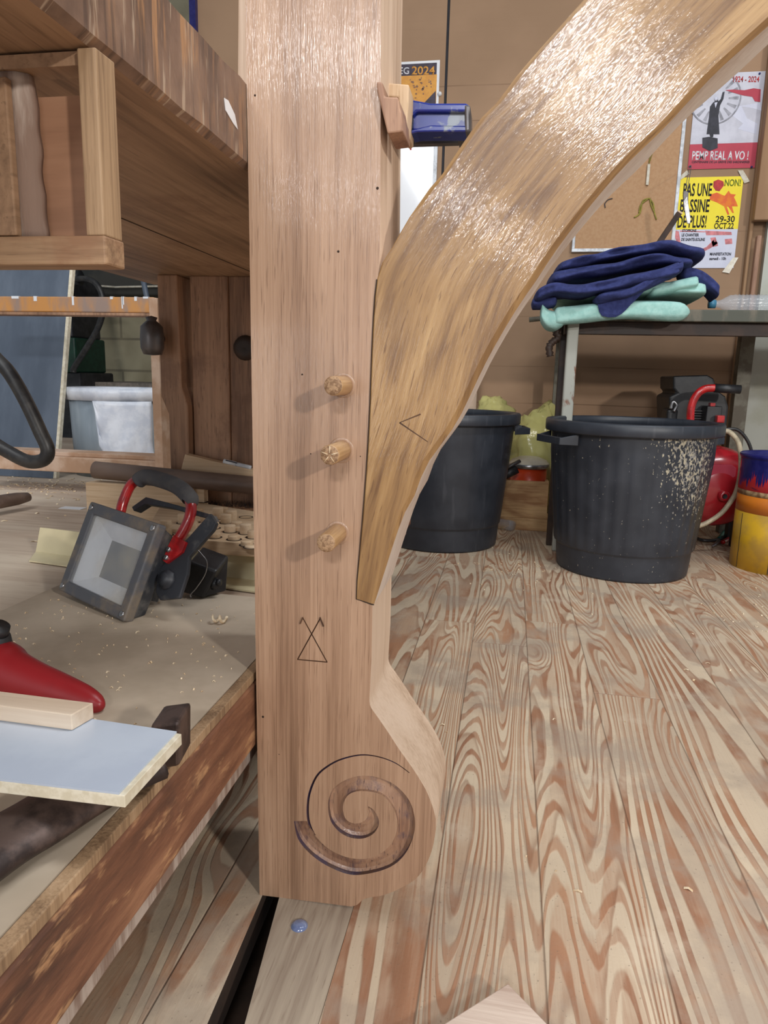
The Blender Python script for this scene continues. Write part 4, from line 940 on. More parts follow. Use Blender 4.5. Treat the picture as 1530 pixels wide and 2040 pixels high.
# ================================================================== BINS
def flute(t, h): return 1+(.016*abs(math.sin(t*18)) if .085 < h < .385 else 0)
def make_bin(name, c, mat, label, handle_angles, rf=flute):
    b = thing(name, c, label, 'bin', 'dark plastic bins by the back wall'); c = Vector(c)
    prof = [(.0001, .004), (.205, .004), (.216, .0), (.2205, .004), (.2209, .008), (.2245, .04), (.2272, .078), (.2276, .0825), (.2322, .086), (.2325, .0885)]
    prof += [(.233+.034*(i/8), .09+.33*i/8) for i in range(9)]
    prof += [(.268, .445), (.268, .448)]
    prof = [(a_*.935, h_) for a_, h_ in prof]
    m = MB(); m.lathe(prof+[(.241, .447), (.194, .02), (.0001, .012)], c, 144, rf=rf); obj('body', m, mat, b, smooth=True)
    m = MB(); m.lathe([(a_*.935, h_) for a_, h_ in [(.267, .446), (.288, .446), (.290, .450), (.290, .478), (.286, .483), (.268, .483), (.264, .478), (.264, .446), (.267, .446)]], c, 96); obj('rim', m, M['bin'] , b, smooth=False)
    for a in handle_angles:
        d = Vector((math.cos(a), math.sin(a), 0)); t = Vector((-d.y, d.x, 0)); m = MB(); o_ = c+Vector((0, 0, .42))
        z1, z0 = .024, -.008
        for sgn in (-1, 1): m.hexa([o_+d*.243+t*sgn*.078+Vector((0, 0, z0-.002)), o_+d*.243+t*sgn*.086+Vector((0, 0, z0-.002)), o_+d*.298+t*sgn*.072+Vector((0, 0, z0)), o_+d*.298+t*sgn*.066+Vector((0, 0, z0)), o_+d*.243+t*sgn*.078+Vector((0, 0, z1)), o_+d*.243+t*sgn*.086+Vector((0, 0, z1)), o_+d*.298+t*sgn*.072+Vector((0, 0, .012)), o_+d*.298+t*sgn*.066+Vector((0, 0, .012))])
        m.hexa([o_+d*.291-t*.072+Vector((0, 0, z0)), o_+d*.299-t*.072+Vector((0, 0, z0)), o_+d*.299+t*.072+Vector((0, 0, z0)), o_+d*.291+t*.072+Vector((0, 0, z0)), o_+d*.291-t*.072+Vector((0, 0, .014)), o_+d*.299-t*.072+Vector((0, 0, .014)), o_+d*.299+t*.072+Vector((0, 0, .014)), o_+d*.291+t*.072+Vector((0, 0, .014))])
        obj('handle', m, M['bin'], b, .0015)
    return b
make_bin('waste_bin', (.388, 2.368, 0), M['bin_dusty'], 'large dark fluted bin spattered with sawdust standing right of the brace', (math.radians(206), math.radians(26)))
make_bin('waste_bin', (-.232, 2.585, 0), M['bin'], 'dark plastic bin partly hidden behind the brace, with plain smooth sides', (math.radians(8), math.radians(188)), rf=lambda t, h: 1+(.004 if abs((t*10/PI) % 1-.5) < .04 else 0))

# ================================================================== BEHIND THE BINS
# yellow bag
def crumple(c, rx, ry, rz, seed, n=34, amp=.22):
    m = MB(); rings = []
    for i in range(n):
        ph = PI*i/(n-1); row = []
        for j in range(n*2):
            th = PI*j/n; d = Vector((math.sin(ph)*math.cos(th), math.sin(ph)*math.sin(th), math.cos(ph)))
            k = 1+amp*noise.noise(d*1.3+Vector((seed, 0, 0)))-amp*.8*abs(noise.noise(d*2.6+Vector((0, seed, 0))))+amp*.25*noise.noise(d*7)
            if d.z < 0: pass
            p = Vector(c)+Vector((d.x*rx, d.y*ry, d.z*rz))*k; p.z = max(p.z, .002); p.y = min(p.y, WY-.004); row.append(p)
        rings.append(row)
    m.loft(rings, False, True); return m
bag = thing('plastic_bag', (.1, 3.12, 0), 'crumpled translucent yellow plastic bag between the bins by the wall', 'bag')
c = P(1062, 905, Y=3.12)
obj('bag_body', crumple((c.x+.03, 3.12, .25), .17, .13, .255, 3., amp=.32), M['bag'], bag)
c2 = P(985, 812, Y=2.98); obj('bag_neck', crumple((c2.x-.01, 3.0, c2.z-.03), .08, .08, .07, 8., 22, .5), M['bag'], bag)
# crate with pot
YC = 2.86
c0 = P(985, 1046, Z=.055); 
xc0, xc1 = P(985, 1000, Y=YC).x, P(1091, 1000, Y=YC).x
zc0, zc1 = P(1040, 1025, Y=YC).z, P(1040, 958, Y=YC).z
crate = thing('wooden_crate', ((xc0+xc1)/2, YC+.09, .05), 'knotty wooden crate with an orange pot inside, between the bins', 'crate')
for (x0_, x1_, y0_, y1_) in ((xc0, xc1, YC, YC+.014), (xc0, xc1, YC+.17, YC+.184), (xc0, xc0+.014, YC+.0145, YC+.1695), (xc1-.014, xc1, YC+.0145, YC+.1695)):
    m = MB(); m.box((x0_, y0_, .05), (x1_, y1_, zc1)); obj('panel', m, M['crate'], crate, .001)
m = MB(); m.box((xc0+.0145, YC+.0145, .05), (xc1-.0145, YC+.1695, .064)); obj('bottom', m, M['crate'], crate)
m = MB(); m.box((xc0-.02, YC-.005, 0), (xc1+.012, YC+.15, .0495)); tag(obj('timber_block', m, M['crate'], bevel=.002), 'squared timber block on the floor beneath the knotty crate', 'timber')
pc = Vector((P(1052, 950, Y=YC+.09).x, YC+.09, .0645)); zl = P(1052, 925, Y=YC+.09).z
pot = thing('lidded_pot', pc, 'orange pot with a cream lid and black handle sitting in the crate', 'pot')
m = MB(); m.lathe([(.0001, .002), (.07, .002), (.074, .01), (.074, zl-.0645-.012), (.07, zl-.0645-.012), (.066, .02), (.0001, .01)], pc, 40); obj('body', m, M['orangepot'], pot, smooth=True)
m = MB(); m.lathe([(.078, zl-.0645-.012), (.084, zl-.0645-.006), (.084, zl-.0645+.004), (.082, zl-.0645+.006)], pc, 40); obj('lid_rim', m, M['metal'], pot, smooth=True)
m = MB(); m.lathe([(.082, zl-.0645+.006), (.07, zl-.0645+.02), (.04, zl-.0645+.032), (.0001, zl-.0645+.036)], pc, 40); obj('lid', m, M['lidcream'], pot, smooth=True)
m = MB(); h0_, h1_ = P(1036, 918, Y=YC-.01), P(1003, 935, Y=YC-.03); m.tube([h0_, h1_], .012, 10, (1, .6)); obj('handle', m, M['metal_grey'], pot, smooth=True)
m = MB(); m.tube([P(1000, 950, Y=YC-.035), P(1030, 935, Y=YC-.02)], .017, 12); obj('handle', m, M['black'], pot, smooth=True)
# crushed small bottle on floor
c = P(1000, 1050, Z=.0); c = Vector((P(1002, 1045, Z=.02).x, P(1002, 1045, Z=.02).y, .02))
mb = MB(); mb.lathe([(.001, -.05), (.02, -.05), (.0215, -.03), (.019, -.01), (.0215, .01), (.019, .02), (.0215, .04), (.012, .055), (.010, .07), (.001, .07)], c+Vector((0, 0, .003)), 24, (-.8, .6, 0), rf=lambda t, h: 1+.06*math.sin(5*t+h*60)); tag(obj('plastic_bottle', mb, M['pet'], smooth=True), 'small crushed clear bottle on the floor beside the crate', 'bottle')
# pale panel behind the left bin
mb = MB(); a = P(954, 700, Y=WY-.06); mb.box((a.x-.25, WY-.07, 0), (a.x, WY-.03, .86)); tag(obj('pale_board', mb, M['oak_raw'], bevel=.002), 'pale pinkish board standing on the wall behind the left bin', 'board')

# ================================================================== TABLE (right)
YT = 2.52; zt0, zt1 = P(1300, 640, Y=YT).z, P(1300, 616, Y=YT).z
xt0 = P(1128, 630, Y=YT).x
table = thing('side_table', (xt0+.4, YT+.3, 0), 'paint-crusted worktable with steel legs against the back wall at right', 'table')
mb = MB(); mb.box((xt0-.01, YT, zt0), (xt0+1.25, WY-.12, zt1)); obj('table_top', mb, M['tabletop'], table, .003)
zap = P(1300, 668, Y=YT+.04).z
mb = MB(); mb.box((xt0+.0, YT+.03, zap), (xt0+1.24, YT+.06, zt0-.0005)); mb.box((xt0, YT+.0605, zap), (xt0+.03, WY-.14, zt0-.0005)); obj('apron', mb, M['darkwood'], table, .002)
l0, l1 = P(1130, 660, Y=YT+.01).x, P(1153, 660, Y=YT+.01).x
mb = MB(); mb.box((l0, YT-.0, 0), (l1, YT+.029, zt0-.001)); obj('leg', mb, M['legpaint'], table, .006)['label'] = 'chipped white front leg'
mb = MB(); mb.box((l0-.016, YT+.09, 0), (l0+.012, YT+.12, zt0-.001)); obj('leg', mb, M['darkwood'], table, .002)
YR = 3.03; r0_ = P(1474, 700, Y=YR).x
mb = MB(); mb.box((r0_, YR, 0), (r0_+.052, YR+.006, zt0-.001)); mb.box((r0_, YR+.006, 0), (r0_+.006, YR+.05, zt0-.001)); obj('leg', mb, M['greyleg'], table, .0015)
mb = MB(); mb.box((xt0+1.19, YT, 0), (xt0+1.23, YT+.029, zt0-.001)); obj('leg', mb, M['greyleg'], table, .002)
mb = MB(); mb.box((l0, WY-.18, 0), (l0+.03, WY-.15, zt0-.001)); obj('leg', mb, M['greyleg'], table, .002)
# cloths
def cloth_roll(path, rz, ry, Y, seed, seg=22, mod=.12):
    """soft folded layer: flattened tube along a picture path, gently wrinkled"""
    pp = smoothpath([P(x, y, Y=Y) for x, y in path], 6); n = len(pp); rings = []
    for i, p in enumerate(pp):
        t = i/(n-1); e = min(1, math.sqrt(max(0., 1-(2*t-1)**10))+.12); ring = []
        for j in range(seg):
            a = 2*PI*j/seg; ca, sa = math.cos(a), math.sin(a)
            ca = math.copysign(abs(ca)**.7, ca); sa = math.copysign(abs(sa)**.7, sa)
            k = 1+mod*noise.noise(Vector((p.x*14+seed, ca*1.5, sa*1.5)))+mod*.8*noise.noise(Vector((p.x*5+seed*2, ca, sa)))
            ring.append(p+Vector((0, ca*ry*e*k, sa*rz*e*k)))
        rings.append(ring)
    return rings
mb = MB(); K = YT/1400
mb.loft(cloth_roll([(1100, 632), (1150, 627), (1250, 618), (1375, 622)], .030, .036, YT-.042, 1)); mb.loft(cloth_roll([(1095, 600), (1200, 596), (1300, 590), (1386, 592)], .028, .25, YT+.22, 2)); mb.loft(cloth_roll([(1280, 588), (1330, 578), (1386, 566)], .022, .10, YT+.06, 5))
mb.loft(cloth_roll([(1076, 618), (1088, 636), (1106, 640), (1126, 628)], .035, .05, YT-.02, 9, mod=.2))
tag(obj('folded_blanket', mb, M['mint'], subsurf=1), 'folded pale mint green blanket lying on the paint-crusted table', 'blanket')
mb = MB()
for q in ([(1062, 596), (1105, 580), (1160, 582), (1240, 566), (1320, 548), (1345, 540)], .022, .09, YT-.02, 3), ([(1088, 566), (1150, 552), (1220, 543), (1300, 530), (1370, 536)], .022, .16, YT+.1, 11), ([(1100, 548), (1170, 528), (1230, 515), (1310, 507), (1392, 522)], .020, .17, YT+.14, 21), ([(1180, 600), (1240, 590), (1290, 566), (1340, 540), (1356, 532)], .017, .06, YT-.05, 31, ), ([(1350, 545), (1385, 556), (1410, 572), (1424, 588)], .024, .07, YT+.06, 41), ([(1235, 505), (1290, 499), (1350, 508)], .012, .1, YT+.2, 51), ([(1058, 606), (1080, 606), (1110, 600)], .018, .06, YT-.01, 61):
    mb.loft(cloth_roll(*q, mod=.3))
fp = [P(x, y, Y=YT-.088) for x, y in [(1182, 590), (1196, 580), (1260, 572), (1308, 560), (1270, 596), (1248, 618), (1232, 637), (1190, 634), (1192, 612)]]
mb.prism(fp, (0, .012, 0))
tag(obj('folded_blanket', mb, M['navy'], subsurf=1), 'rumpled navy blue blanket piled on the mint green one', 'blanket')
mb = MB(); a, c = P(1302, 500, Y=YT+.2), P(1352, 426, Y=YT+.32); mb.obox((a+c)/2+(a-c)*.15, c-a, (0, 1, 0), (c-a).cross(Vector((0, 1, 0))), (c-a).length/2*1.3, .02, .009)
st = thing('wood_stick', a, 'dark wooden stick with a pale end rising out of the navy blanket', 'stick'); obj('shaft', mb, M['darkwood'], st, .001)
mb = MB(); e = c+(c-a)*.0; dirn = (c-a).normalized(); mb.obox(c+dirn*(.011*0+.0)-dirn*.0+dirn*((c-a).length*0)+dirn*.003, dirn, (0, 1, 0), dirn.cross(Vector((0, 1, 0))), .004, .0202, .0095); obj('pale_end', mb, M['palewood'], st)
# bottle on table
bc = P(1425, 602, Y=YT+.12); bcz = zt1+.032; bc = Vector((bc.x, YT+.14, bcz))
bt = thing('plastic_bottle', Vector((bc.x, bc.y, zt1)), 'clear ribbed water bottle lying on the table right of the blankets', 'bottle')
mb = MB(); pr = [(.011, 0.006), (.013, .02), (.030, .05)]+[(.031+(.0015 if i % 2 else -.001), .06+i*.006) for i in range(22)]+[(.031, .2), (.028, .215), (.001, .21)]
mb.lathe(pr, bc, 32, (1, 0, 0)); obj('body', mb, M['pet'], bt, smooth=True)
mb = MB(); mb.lathe([(.001, -.016), (.0145, -.016), (.0145, .006), (.001, .006)], bc, 20, (1, 0, 0)); obj('cap', mb, plain('blue_cap', (70, 130, 160), .4), bt)
# rag hanging at the table corner + nub
mb = MB(); mb.tube(smoothpath([P(x, y, Y=YT+.03) for x, y in [(1118, 640), (1108, 662), (1112, 672), (1100, 682), (1094, 692), (1096, 710)]], 5), [.008+.006*abs(math.sin(i*1.3)) for i in range(26)], 10); tag(obj('knotted_rag', mb, M['darkwood'], smooth=True), 'knotted dark rag hanging from the left corner of the table', 'rag')
mb = MB(); mb.tube([P(1054, 637, Y=YT+.2), P(1085, 634, Y=YT+.2), P(1150, 630, Y=YT+.2)], .009, 12); tag(obj('round_bar', mb, M['greyleg'], smooth=True), 'grey round bar poking out from beneath the mint blanket', 'bar')

# ================================================================== COMPRESSOR
YK = 2.72
tc = P(1428, 972, Y=YK); TR = .148
comp = thing('air_compressor', (tc.x, YK+.2, 0), 'red air compressor with black motor under the table behind the fluted bin', 'compressor')
def lth(prof, c, seg=40, axis=(0, 1, 0), **k): m = MB(); m.lathe(prof, c, seg, axis, **k); return m
obj('tank', lth([(.0001, -.05), (.05, -.045), (.1, -.03), (.135, -.005), (TR, .03), (TR, .19), (.135, .225), (.06, .25), (.0001, .255)], tc), M['tankred'], comp, smooth=True)
obj('port', lth([(.009, -.070), (.017, -.070), (.020, -.062), (.020, -.04)], P(1433, 983, Y=YK)+Vector((0, 0, 0)), 20), M['tankred'], comp, smooth=True)
obj('port_hole', lth([(.0095, -.0695), (.0001, -.0685)], P(1435, 984, Y=YK), 16), M['black'], comp)
pn = P(1440, 940, Y=YK-.042); m = MB(); 
ppn = [pn+Vector((x*.044*(1 if abs(x) < .9 else 1), 0, z*.024)) for x, z in [(-.7, -1), (.7, -1), (1, -.6), (1, .6), (.7, 1), (-.7, 1), (-1, .6), (-1, -.6)]]
m.prism(ppn, (0, .02, .004)); obj('nameplate', m, M['redtin'] if False else M['poster_red'], comp, .001)
m = MB(); m.box((tc.x-.12, YK+.05, 0), (tc.x-.09, YK+.09, tc.z-.08)); m.box((tc.x+.09, YK+.05, 0), (tc.x+.12, YK+.09, tc.z-.08)); obj('foot', m, M['black'], comp)
m = MB(); m.box((tc.x-.13, YK+.15, 0), (tc.x-.1, YK+.19, tc.z-.08)); m.box((tc.x+.1, YK+.15, 0), (tc.x+.13, YK+.19, tc.z-.08)); obj('foot', m, M['black'], comp)
def cb(px0, py0, px1, py1, Y, dep, name, mat, bev=.01):
    a, c = P(px0, py1, Y=Y), P(px1, py0, Y=Y); m = MB(); m.box((a.x, Y, a.z), (c.x, Y+dep, c.z)); return obj(name, m, mat, comp, bev, 3)
m = MB(); m.prism([P(x, y, Y=YK+.06) for x, y in [(1341, 749), (1410, 747), (1422, 754), (1432, 780), (1446, 790), (1452, 812), (1448, 850), (1440, 880), (1350, 885), (1334, 850), (1333, 790), (1348, 783), (1341, 774)]], (0, .24, 0)); obj('motor_shroud', m, M['black'], comp, .008, 3)
cb(1326, 815, 1352, 850, YK+.02, .1, 'air_filter', M['black']); 
m = MB(); m.tube(smoothpath([P(x, y, Y=YK+.01) for x, y in [(1336, 815), (1341, 800), (1348, 808), (1342, 820)]], 5), .006, 8); obj('pipe_fitting', m, M['metal'], comp, smooth=True)
cb(1405, 810, 1440, 845, YK-.02, .07, 'pressure_switch', M['black'], .004)
cb(1415, 803, 1426, 810, YK-.01, .03, 'switch_knob', M['redlamp'], .002); cb(1428, 828, 1445, 842, YK-.06, .03, 'switch_knob', M['redlamp'], .003)
for k in range(4): cb(1382, 818+k*5, 1404, 819.5+k*5, YK+.045, .02, 'vent_slat', M['metal_grey'], 0)
m = MB(); m.tube(smoothpath([P(x, y, Y=YK-.06) for x, y in [(1374, 900), (1375, 850), (1377, 812), (1388, 787), (1404, 775), (1424, 773)]], 8), .0135, 18); obj('handle', m, M['redlamp'], comp, smooth=True)
m = MB(); m.tube([P(1423, 773, Y=YK-.06), P(1475, 776, Y=YK-.06)], .0155, 18); obj('handle_grip', m, M['black'], comp, smooth=True)
mb = MB(); mb.tube(smoothpath([P(x, y, Y=YK-.11) for x, y in [(1375, 1052), (1405, 1043), (1435, 1024), (1455, 1000), (1468, 975), (1476, 930), (1472, 885), (1455, 862), (1440, 858)]], 8), .0085, 12); tag(obj('air_hose', mb, M['beige_hose'], smooth=True), 'cream air hose curving across the end of the red tank', 'hose')
mb = MB(); mb.tube(smoothpath([P(x, y, Y=YK-.03) for x, y in [(1440, 856), (1468, 856), (1488, 876), (1498, 905), (1500, 950)]], 8), .006, 12); tag(obj('air_hose', mb, M['rubber'], smooth=True), 'thin black hose arching from the compressor over to the paint bucket', 'hose')
mb = MB(); mb.tube(smoothpath([P(x, y, Z=.012) for x, y in [(1370, 1062), (1400, 1076), (1440, 1072), (1470, 1050), (1500, 1040)]], 8), .006, 10); tag(obj('air_hose', mb, M['rubber'], smooth=True), 'black hose lying on the floor under the red tank', 'hose')
pl_ = thing('pliers', P(1440, 1068, Z=.0), 'pliers with red and teal grips lying on the floor next to the paint bucket', 'pliers')
for m_, q in ((M['teal'], [(1432, 1074), (1442, 1062), (1462, 1048)]), (M['redlamp'], [(1440, 1080), (1450, 1074), (1464, 1066)])):
    mb = MB(); mb.tube(smoothpath([P(x, y, Z=.012) for x, y in q], 5), .008, 10); obj('grip', mb, m_, pl_, smooth=True)
mb = MB(); mb.tube([P(1432, 1078, Z=.012), P(1420, 1088, Z=.010)], [.009, .004], 10, (1, .6)); obj('jaw', mb, M['metal'], pl_, smooth=True)

# ================================================================== PAINT BUCKET
bc = P(1540, 1110, Z=0); rB = .142; bc = Vector((P(1462, 1100, Y=2.48).x+rB, 2.50, 0)); zB = P(1500, 908, Y=2.40).z
bk = thing('paint_bucket', bc, 'tall yellow and red paint tin dripping navy paint at the right edge', 'paint tin')
hs = [0, .17*zB/.38, .285*zB/.38*0+.245*zB/.38, .262*zB/.38, zB-.012]
def band(name, z0, z1, mat, r=rB, top=None): 
    m = MB(); m.lathe([(r, z0), (r, z1)], bc, 64, rf=None); o = obj(name, m, mat, bk, smooth=True); md = o.modifiers.new('s', 'SOLIDIFY'); md.thickness = .002; return o
band('yellow_band', .0, hs[1]+.02, M['yellowtin']); band('orange_band', hs[1]+.0205, hs[2], M['orangetin']); band('tan_band', hs[2]+.0005, hs[3], M['tantin']); band('red_band', hs[3]+.0005, hs[4], M['redtin'])
m = MB(); m.lathe([(rB-.004, zB-.10), (rB-.002, zB-.005), (rB+.003, zB), (rB+.006, zB-.004), (rB+.004, zB-.014), (rB+.001, zB-.016)], bc, 64); obj('rim', m, M['navypaint'], bk, smooth=True)
m = MB(); m.lathe([(.0001, .004), (rB-.003, .004)], bc, 64); o = obj('bottom', m, M['tantin'], bk)
m = MB()
for k in range(26):
    a = math.radians(-180+k*3.1)*1.0+random.uniform(-.01, .01); L_ = .05+.055*random.random() if k < 17 else .012+.03*random.random(); wv = .006*random.uniform(.6, 1.3)
    d = Vector((math.cos(a), math.sin(a), 0)); t = Vector((-d.y, d.x, 0)); q = bc+d*(rB+.0006)
    m.prism([q-t*wv+Vector((0, 0, zB-.012)), q+t*wv+Vector((0, 0, zB-.012)), q+t*wv*.6+Vector((0, 0, zB-.012-L_*.8)), q+Vector((0, 0, zB-.012-L_)), q-t*wv*.6+Vector((0, 0, zB-.012-L_*.8))], d*.0012)
obj('paint_drip', m, M['navypaint'], bk)['kind'] = 'stuff'
m = MB()
for a in (-163, -118, -60):
    a = math.radians(a); d = Vector((math.cos(a), math.sin(a), 0)); t = Vector((-d.y, d.x, 0)); q = bc+d*(rB+.0004)
    m.prism([q-t*.001+Vector((0, 0, .003)), q+t*.001+Vector((0, 0, .003)), q+t*.001+Vector((0, 0, hs[1]+.015)), q-t*.001+Vector((0, 0, hs[1]+.015))], d*.0006)
obj('seam_line', m, M['ink'], bk)

# ================================================================== ON THE WALL
# poster with red band
pY = WY-.003
ps = thing('poster', P(1437, 336, Y=pY), 'grey and crimson poster of a robed figure reading PEMP REAL A VO !', 'poster')
BLp, BRp, TRp = P(1370, 335, Y=pY), P(1503, 337, Y=pY), P(1519, 142, Y=pY); BLp.z = BRp.z = P(1437, 336, Y=pY).z
zr = P(1437, 286, Y=pY).z
mb = MB(); mb.prism([(BLp.x, pY, zr+.0002), (BRp.x, pY, zr+.0002), (BRp.x, pY, TRp.z), (BLp.x, pY, TRp.z)], (0, -.0008, 0)); obj('sheet', mb, M['poster_grey'], ps)
mb = MB(); mb.prism([(BLp.x, pY, BLp.z), (BRp.x, pY, BRp.z), (BRp.x, pY, zr), (BLp.x, pY, zr)], (0, -.0008, 0)); obj('red_band', mb, M['poster_red'], ps)
z7 = lambda L: [(1130+x/3.825, 100+y/3.825) for x, y in L]
f1, f2, f3 = pY-.0008, pY-.0016, pY-.0024
rc = z7([(1130, 370)])[0]; rcw = P(*rc, Y=f1)
mb = MB(); mb.lathe([(.092, 0), (.098, 0), (.098, -.0006), (.092, -.0006), (.092, 0)], rcw, 48, (0, 1, 0)); 
for k in range(16):
    a = k*PI/8; d = Vector((math.cos(a), 0, math.sin(a))); e = Vector((-d.z, 0, d.x)); mb.prism([rcw+d*.05-e*.003, rcw+d*.088-e*.007, rcw+d*.088+e*.007, rcw+d*.05+e*.003], (0, -.0005, 0))
obj('round_emblem', mb, M['ring'], ps)
mb = flat(z7([(1470, 400), (1480, 460), (1400, 440), (1330, 430), (1370, 520), (1450, 560), (1440, 640), (1300, 600), (1340, 560), (1260, 500), (1290, 430)]), f1, .0004); obj('pale_haze', mb, M['poster_white'], ps)
mb = flat(z7([(1205, 305), (1260, 300), (1350, 305), (1420, 290), (1475, 298), (1470, 395), (1430, 390), (1410, 355), (1340, 345), (1270, 325)]), f2, .0005); obj('red_scarf', mb, M['poster_red'], ps)
mb = flat(z7([(1110, 400), (1122, 392), (1130, 368), (1148, 372), (1152, 390), (1170, 372), (1184, 320), (1200, 316), (1190, 372), (1165, 420), (1152, 500), (1160, 640), (1062, 640), (1080, 510), (1088, 430)]), f2, .0008); obj('robed_figure', mb, M['robe'], ps)
mb = MB(); mb.lathe([(.0075, 0), (.0075, -.0006), (.0001, -.0006)], P(*z7([(1135, 370)])[0], Y=f3), 20, (0, 1, 0)); mb.prism([P(x, y, Y=f3) for x, y in z7([(1122, 400), (1145, 396), (1130, 440)])], (0, -.0005, 0)); obj('figure_face', mb, M['poster_white'], ps)
mb = flat(z7([(1030, 668), (1080, 660), (1146, 672), (1146, 745), (1085, 768), (1030, 740)]), f2, .0008); mb.prism([P(x, y, Y=f2) for x, y in z7([(1085, 640), (1115, 640), (1112, 662), (1090, 662)])], (0, -.0006, 0)); obj('plinth', mb, M['robe'], ps)
letters('title_lettering', 'PEMP REAL A VO !', (1378, 301, 1490, 319), f1, M['white_ink'], ps)
letters('small_lettering', 'CENTENAIRE DE LA GREVE DES SARDINIERES', (1378, 320.5, 1493, 325), f1, M['robe'], ps)
letters('date_lettering', '1924 - 2024', (1460, 152, 1512, 164), f1, M['red_ink'], ps)
mb = MB()
for x, y in ((1374, 332), (1497, 333), (1513, 147)): mb.lathe([(.004, 0), (.004, -.004), (.0001, -.005)], P(x, y, Y=f1), 12, (0, 1, 0))
obj('pin', mb, M['navy'], ps)
# yellow poster
py = WY-.003; po = thing('poster', P(1400, 534, Y=py), 'yellow and white poster reading PAS UNE BASSINE DE PLUS! taped below the other', 'poster')
b0_, b1_, t1_ = P(1334, 505, Y=py), P(1461, 534, Y=py), P(1483, 351, Y=py); zs = P(1400, 457, Y=py).z; zbt = b1_.z
mb = MB(); mb.prism([(b0_.x, py, zbt), (b1_.x, py, zbt), (b1_.x, py, zs-.0002), (b0_.x, py, zs-.0002)], (0, -.0008, 0)); obj('white_sheet', mb, M['poster_white'], po)
mb = MB(); mb.prism([(b0_.x, py, zs), (b1_.x, py, zs), (b1_.x, py, t1_.z), (b0_.x, py, t1_.z)], (0, -.0008, 0)); obj('yellow_sheet', mb, M['poster_yellow'], po)
letters('title_lettering', 'PAS UNE', (1360, 365, 1417, 391), f1, M['ink'], po); letters('title_lettering', 'BASSINE', (1354, 397, 1412, 423), f1, M['ink'], po); letters('title_lettering', 'DE PLUS!', (1349, 429, 1406, 454), f1, M['ink'], po)
letters('date_lettering', '29-30', (1425, 430, 1463, 443), f1, M['ink'], po); letters('date_lettering', 'OCT.22', (1422, 444, 1461, 456), f1, M['ink'], po)
for t_x, bx_ in (('STOPPONS', (1359, 456.5, 1387, 462)), ('LE CHANTIER', (1358, 465, 1392, 471)), ('DE SAINTE-SOLINE', (1357, 474, 1404, 480)), ('MANIFESTATION', (1414, 503, 1456, 509)), ('samedi - 10h', (1413, 512, 1446, 518))): letters('small_lettering', t_x, bx_, f2, M['robe'], po)
letters('handwriting', 'NON!', (1443, 357, 1475, 371), f1, M['green_ink'], po)
mb = flat(z7([(1115, 1000), (1150, 985), (1190, 1000), (1195, 1030), (1160, 1075), (1130, 1070), (1112, 1040)]), f1, .0006); obj('orange_splash', mb, M['red_ink'], po)
mb = flat(z7([(1090, 1100), (1140, 1085), (1200, 1110), (1230, 1070), (1245, 1095), (1285, 1100), (1270, 1120), (1290, 1160), (1300, 1190), (1255, 1190), (1270, 1240), (1258, 1240), (1230, 1195), (1215, 1190), (1235, 1250), (1222, 1255), (1195, 1190), (1140, 1160), (1085, 1140)]), f1, .0006); obj('orange_splash', mb, M['orange_ink'], po)
for L in ([(810, 1370), (850, 1380), (870, 1500), (840, 1480), (820, 1420)], [(870, 1500), (1010, 1520), (1060, 1500), (1120, 1440), (1150, 1470), (1090, 1510), (1040, 1535), (890, 1515)], [(1050, 1375), (1250, 1385), (1255, 1408), (1060, 1410)], [(1090, 1430), (1130, 1425), (1150, 1490), (1110, 1500)], [(1200, 1440), (1255, 1435), (1258, 1475), (1205, 1480)], [(860, 1375), (1050, 1380), (1050, 1388), (860, 1384)]):
    obj('pink_drawing', flat(z7(L), f1, .0005), M['pink_ink'], po)
mb = MB()
for L in ([(830, 990), (910, 915), (930, 940), (870, 985)], [(1300, 915), (1340, 915), (1392, 1000), (1350, 1015)], [(1265, 1580), (1305, 1580), (1235, 1700), (1180, 1690)]): mb.prism([P(x, y, Y=f2-.0005) for x, y in z7(L)], (0, -.0006, 0))
obj('tape', mb, M['tape'], po)
# cork board
cY = WY-.004; cb_ = thing('cork_board', P(1230, 498, Y=cY), 'large cork pinboard in a white frame left of the posters', 'pinboard')
x0_, x1_ = P(1144, 497, Y=cY).x, P(1330, 497, Y=cY).x; z0_, z1_ = P(1240, 496, Y=cY).z, P(1352, 230, Y=cY).z+.05
xr = P(1345, 380, Y=cY).x
x1_ = xr
mb = MB(); mb.box((x0_, cY-.014, z0_), (x1_, cY, z1_)); obj('cork', mb, M['cork'], cb_)
for (a_, b_2, c_, d_2) in ((x0_-.012, z0_-.014, x1_+.012, z0_), (x0_-.012, z1_, x1_+.012, z1_+.014), (x0_-.012, z0_, x0_, z1_), (x1_, z0_, x1_+.014, z1_)):
    m = MB(); m.box((a_, cY-.02, b_2), (c_, cY, d_2)); obj('frame_bar', m, M['frame'], cb_, .002)
cf = cY-.0145
sc = thing('wood_tag', P(1290, 368, Y=cf), 'thin pale wooden tag hanging by a string on the cork board', 'tag')
mb = MB(); mb.prism([P(x, y, Y=cf-.004) for x, y in z7([(612, 870), (632, 870), (618, 1030), (598, 1028)])], (0, -.006, 0)); obj('strip', mb, M['tape'], sc)
mb = MB(); mb.tube([P(x, y, Y=cf-.006) for x, y in z7([(622, 875), (632, 800), (655, 770), (622, 870)])], .0015, 6); obj('string', mb, M['stringy'], sc)
mb = MB()
for L in ([(625, 1130), (575, 1150), (555, 1240), (510, 1275)], [(625, 1130), (655, 1170), (665, 1240), (680, 1290)], [(620, 1130), (560, 1180), (548, 1240)], [(630, 1128), (640, 1180), (665, 1240)]): mb.tube(smoothpath([P(x, y, Y=cf-.003) for x, y in z7(L)], 5), .003, 7)
tag(obj('cord_loop', mb, M['stringy'], smooth=True), 'yellow-green cord pinned in two loops low on the cork board', 'cord')
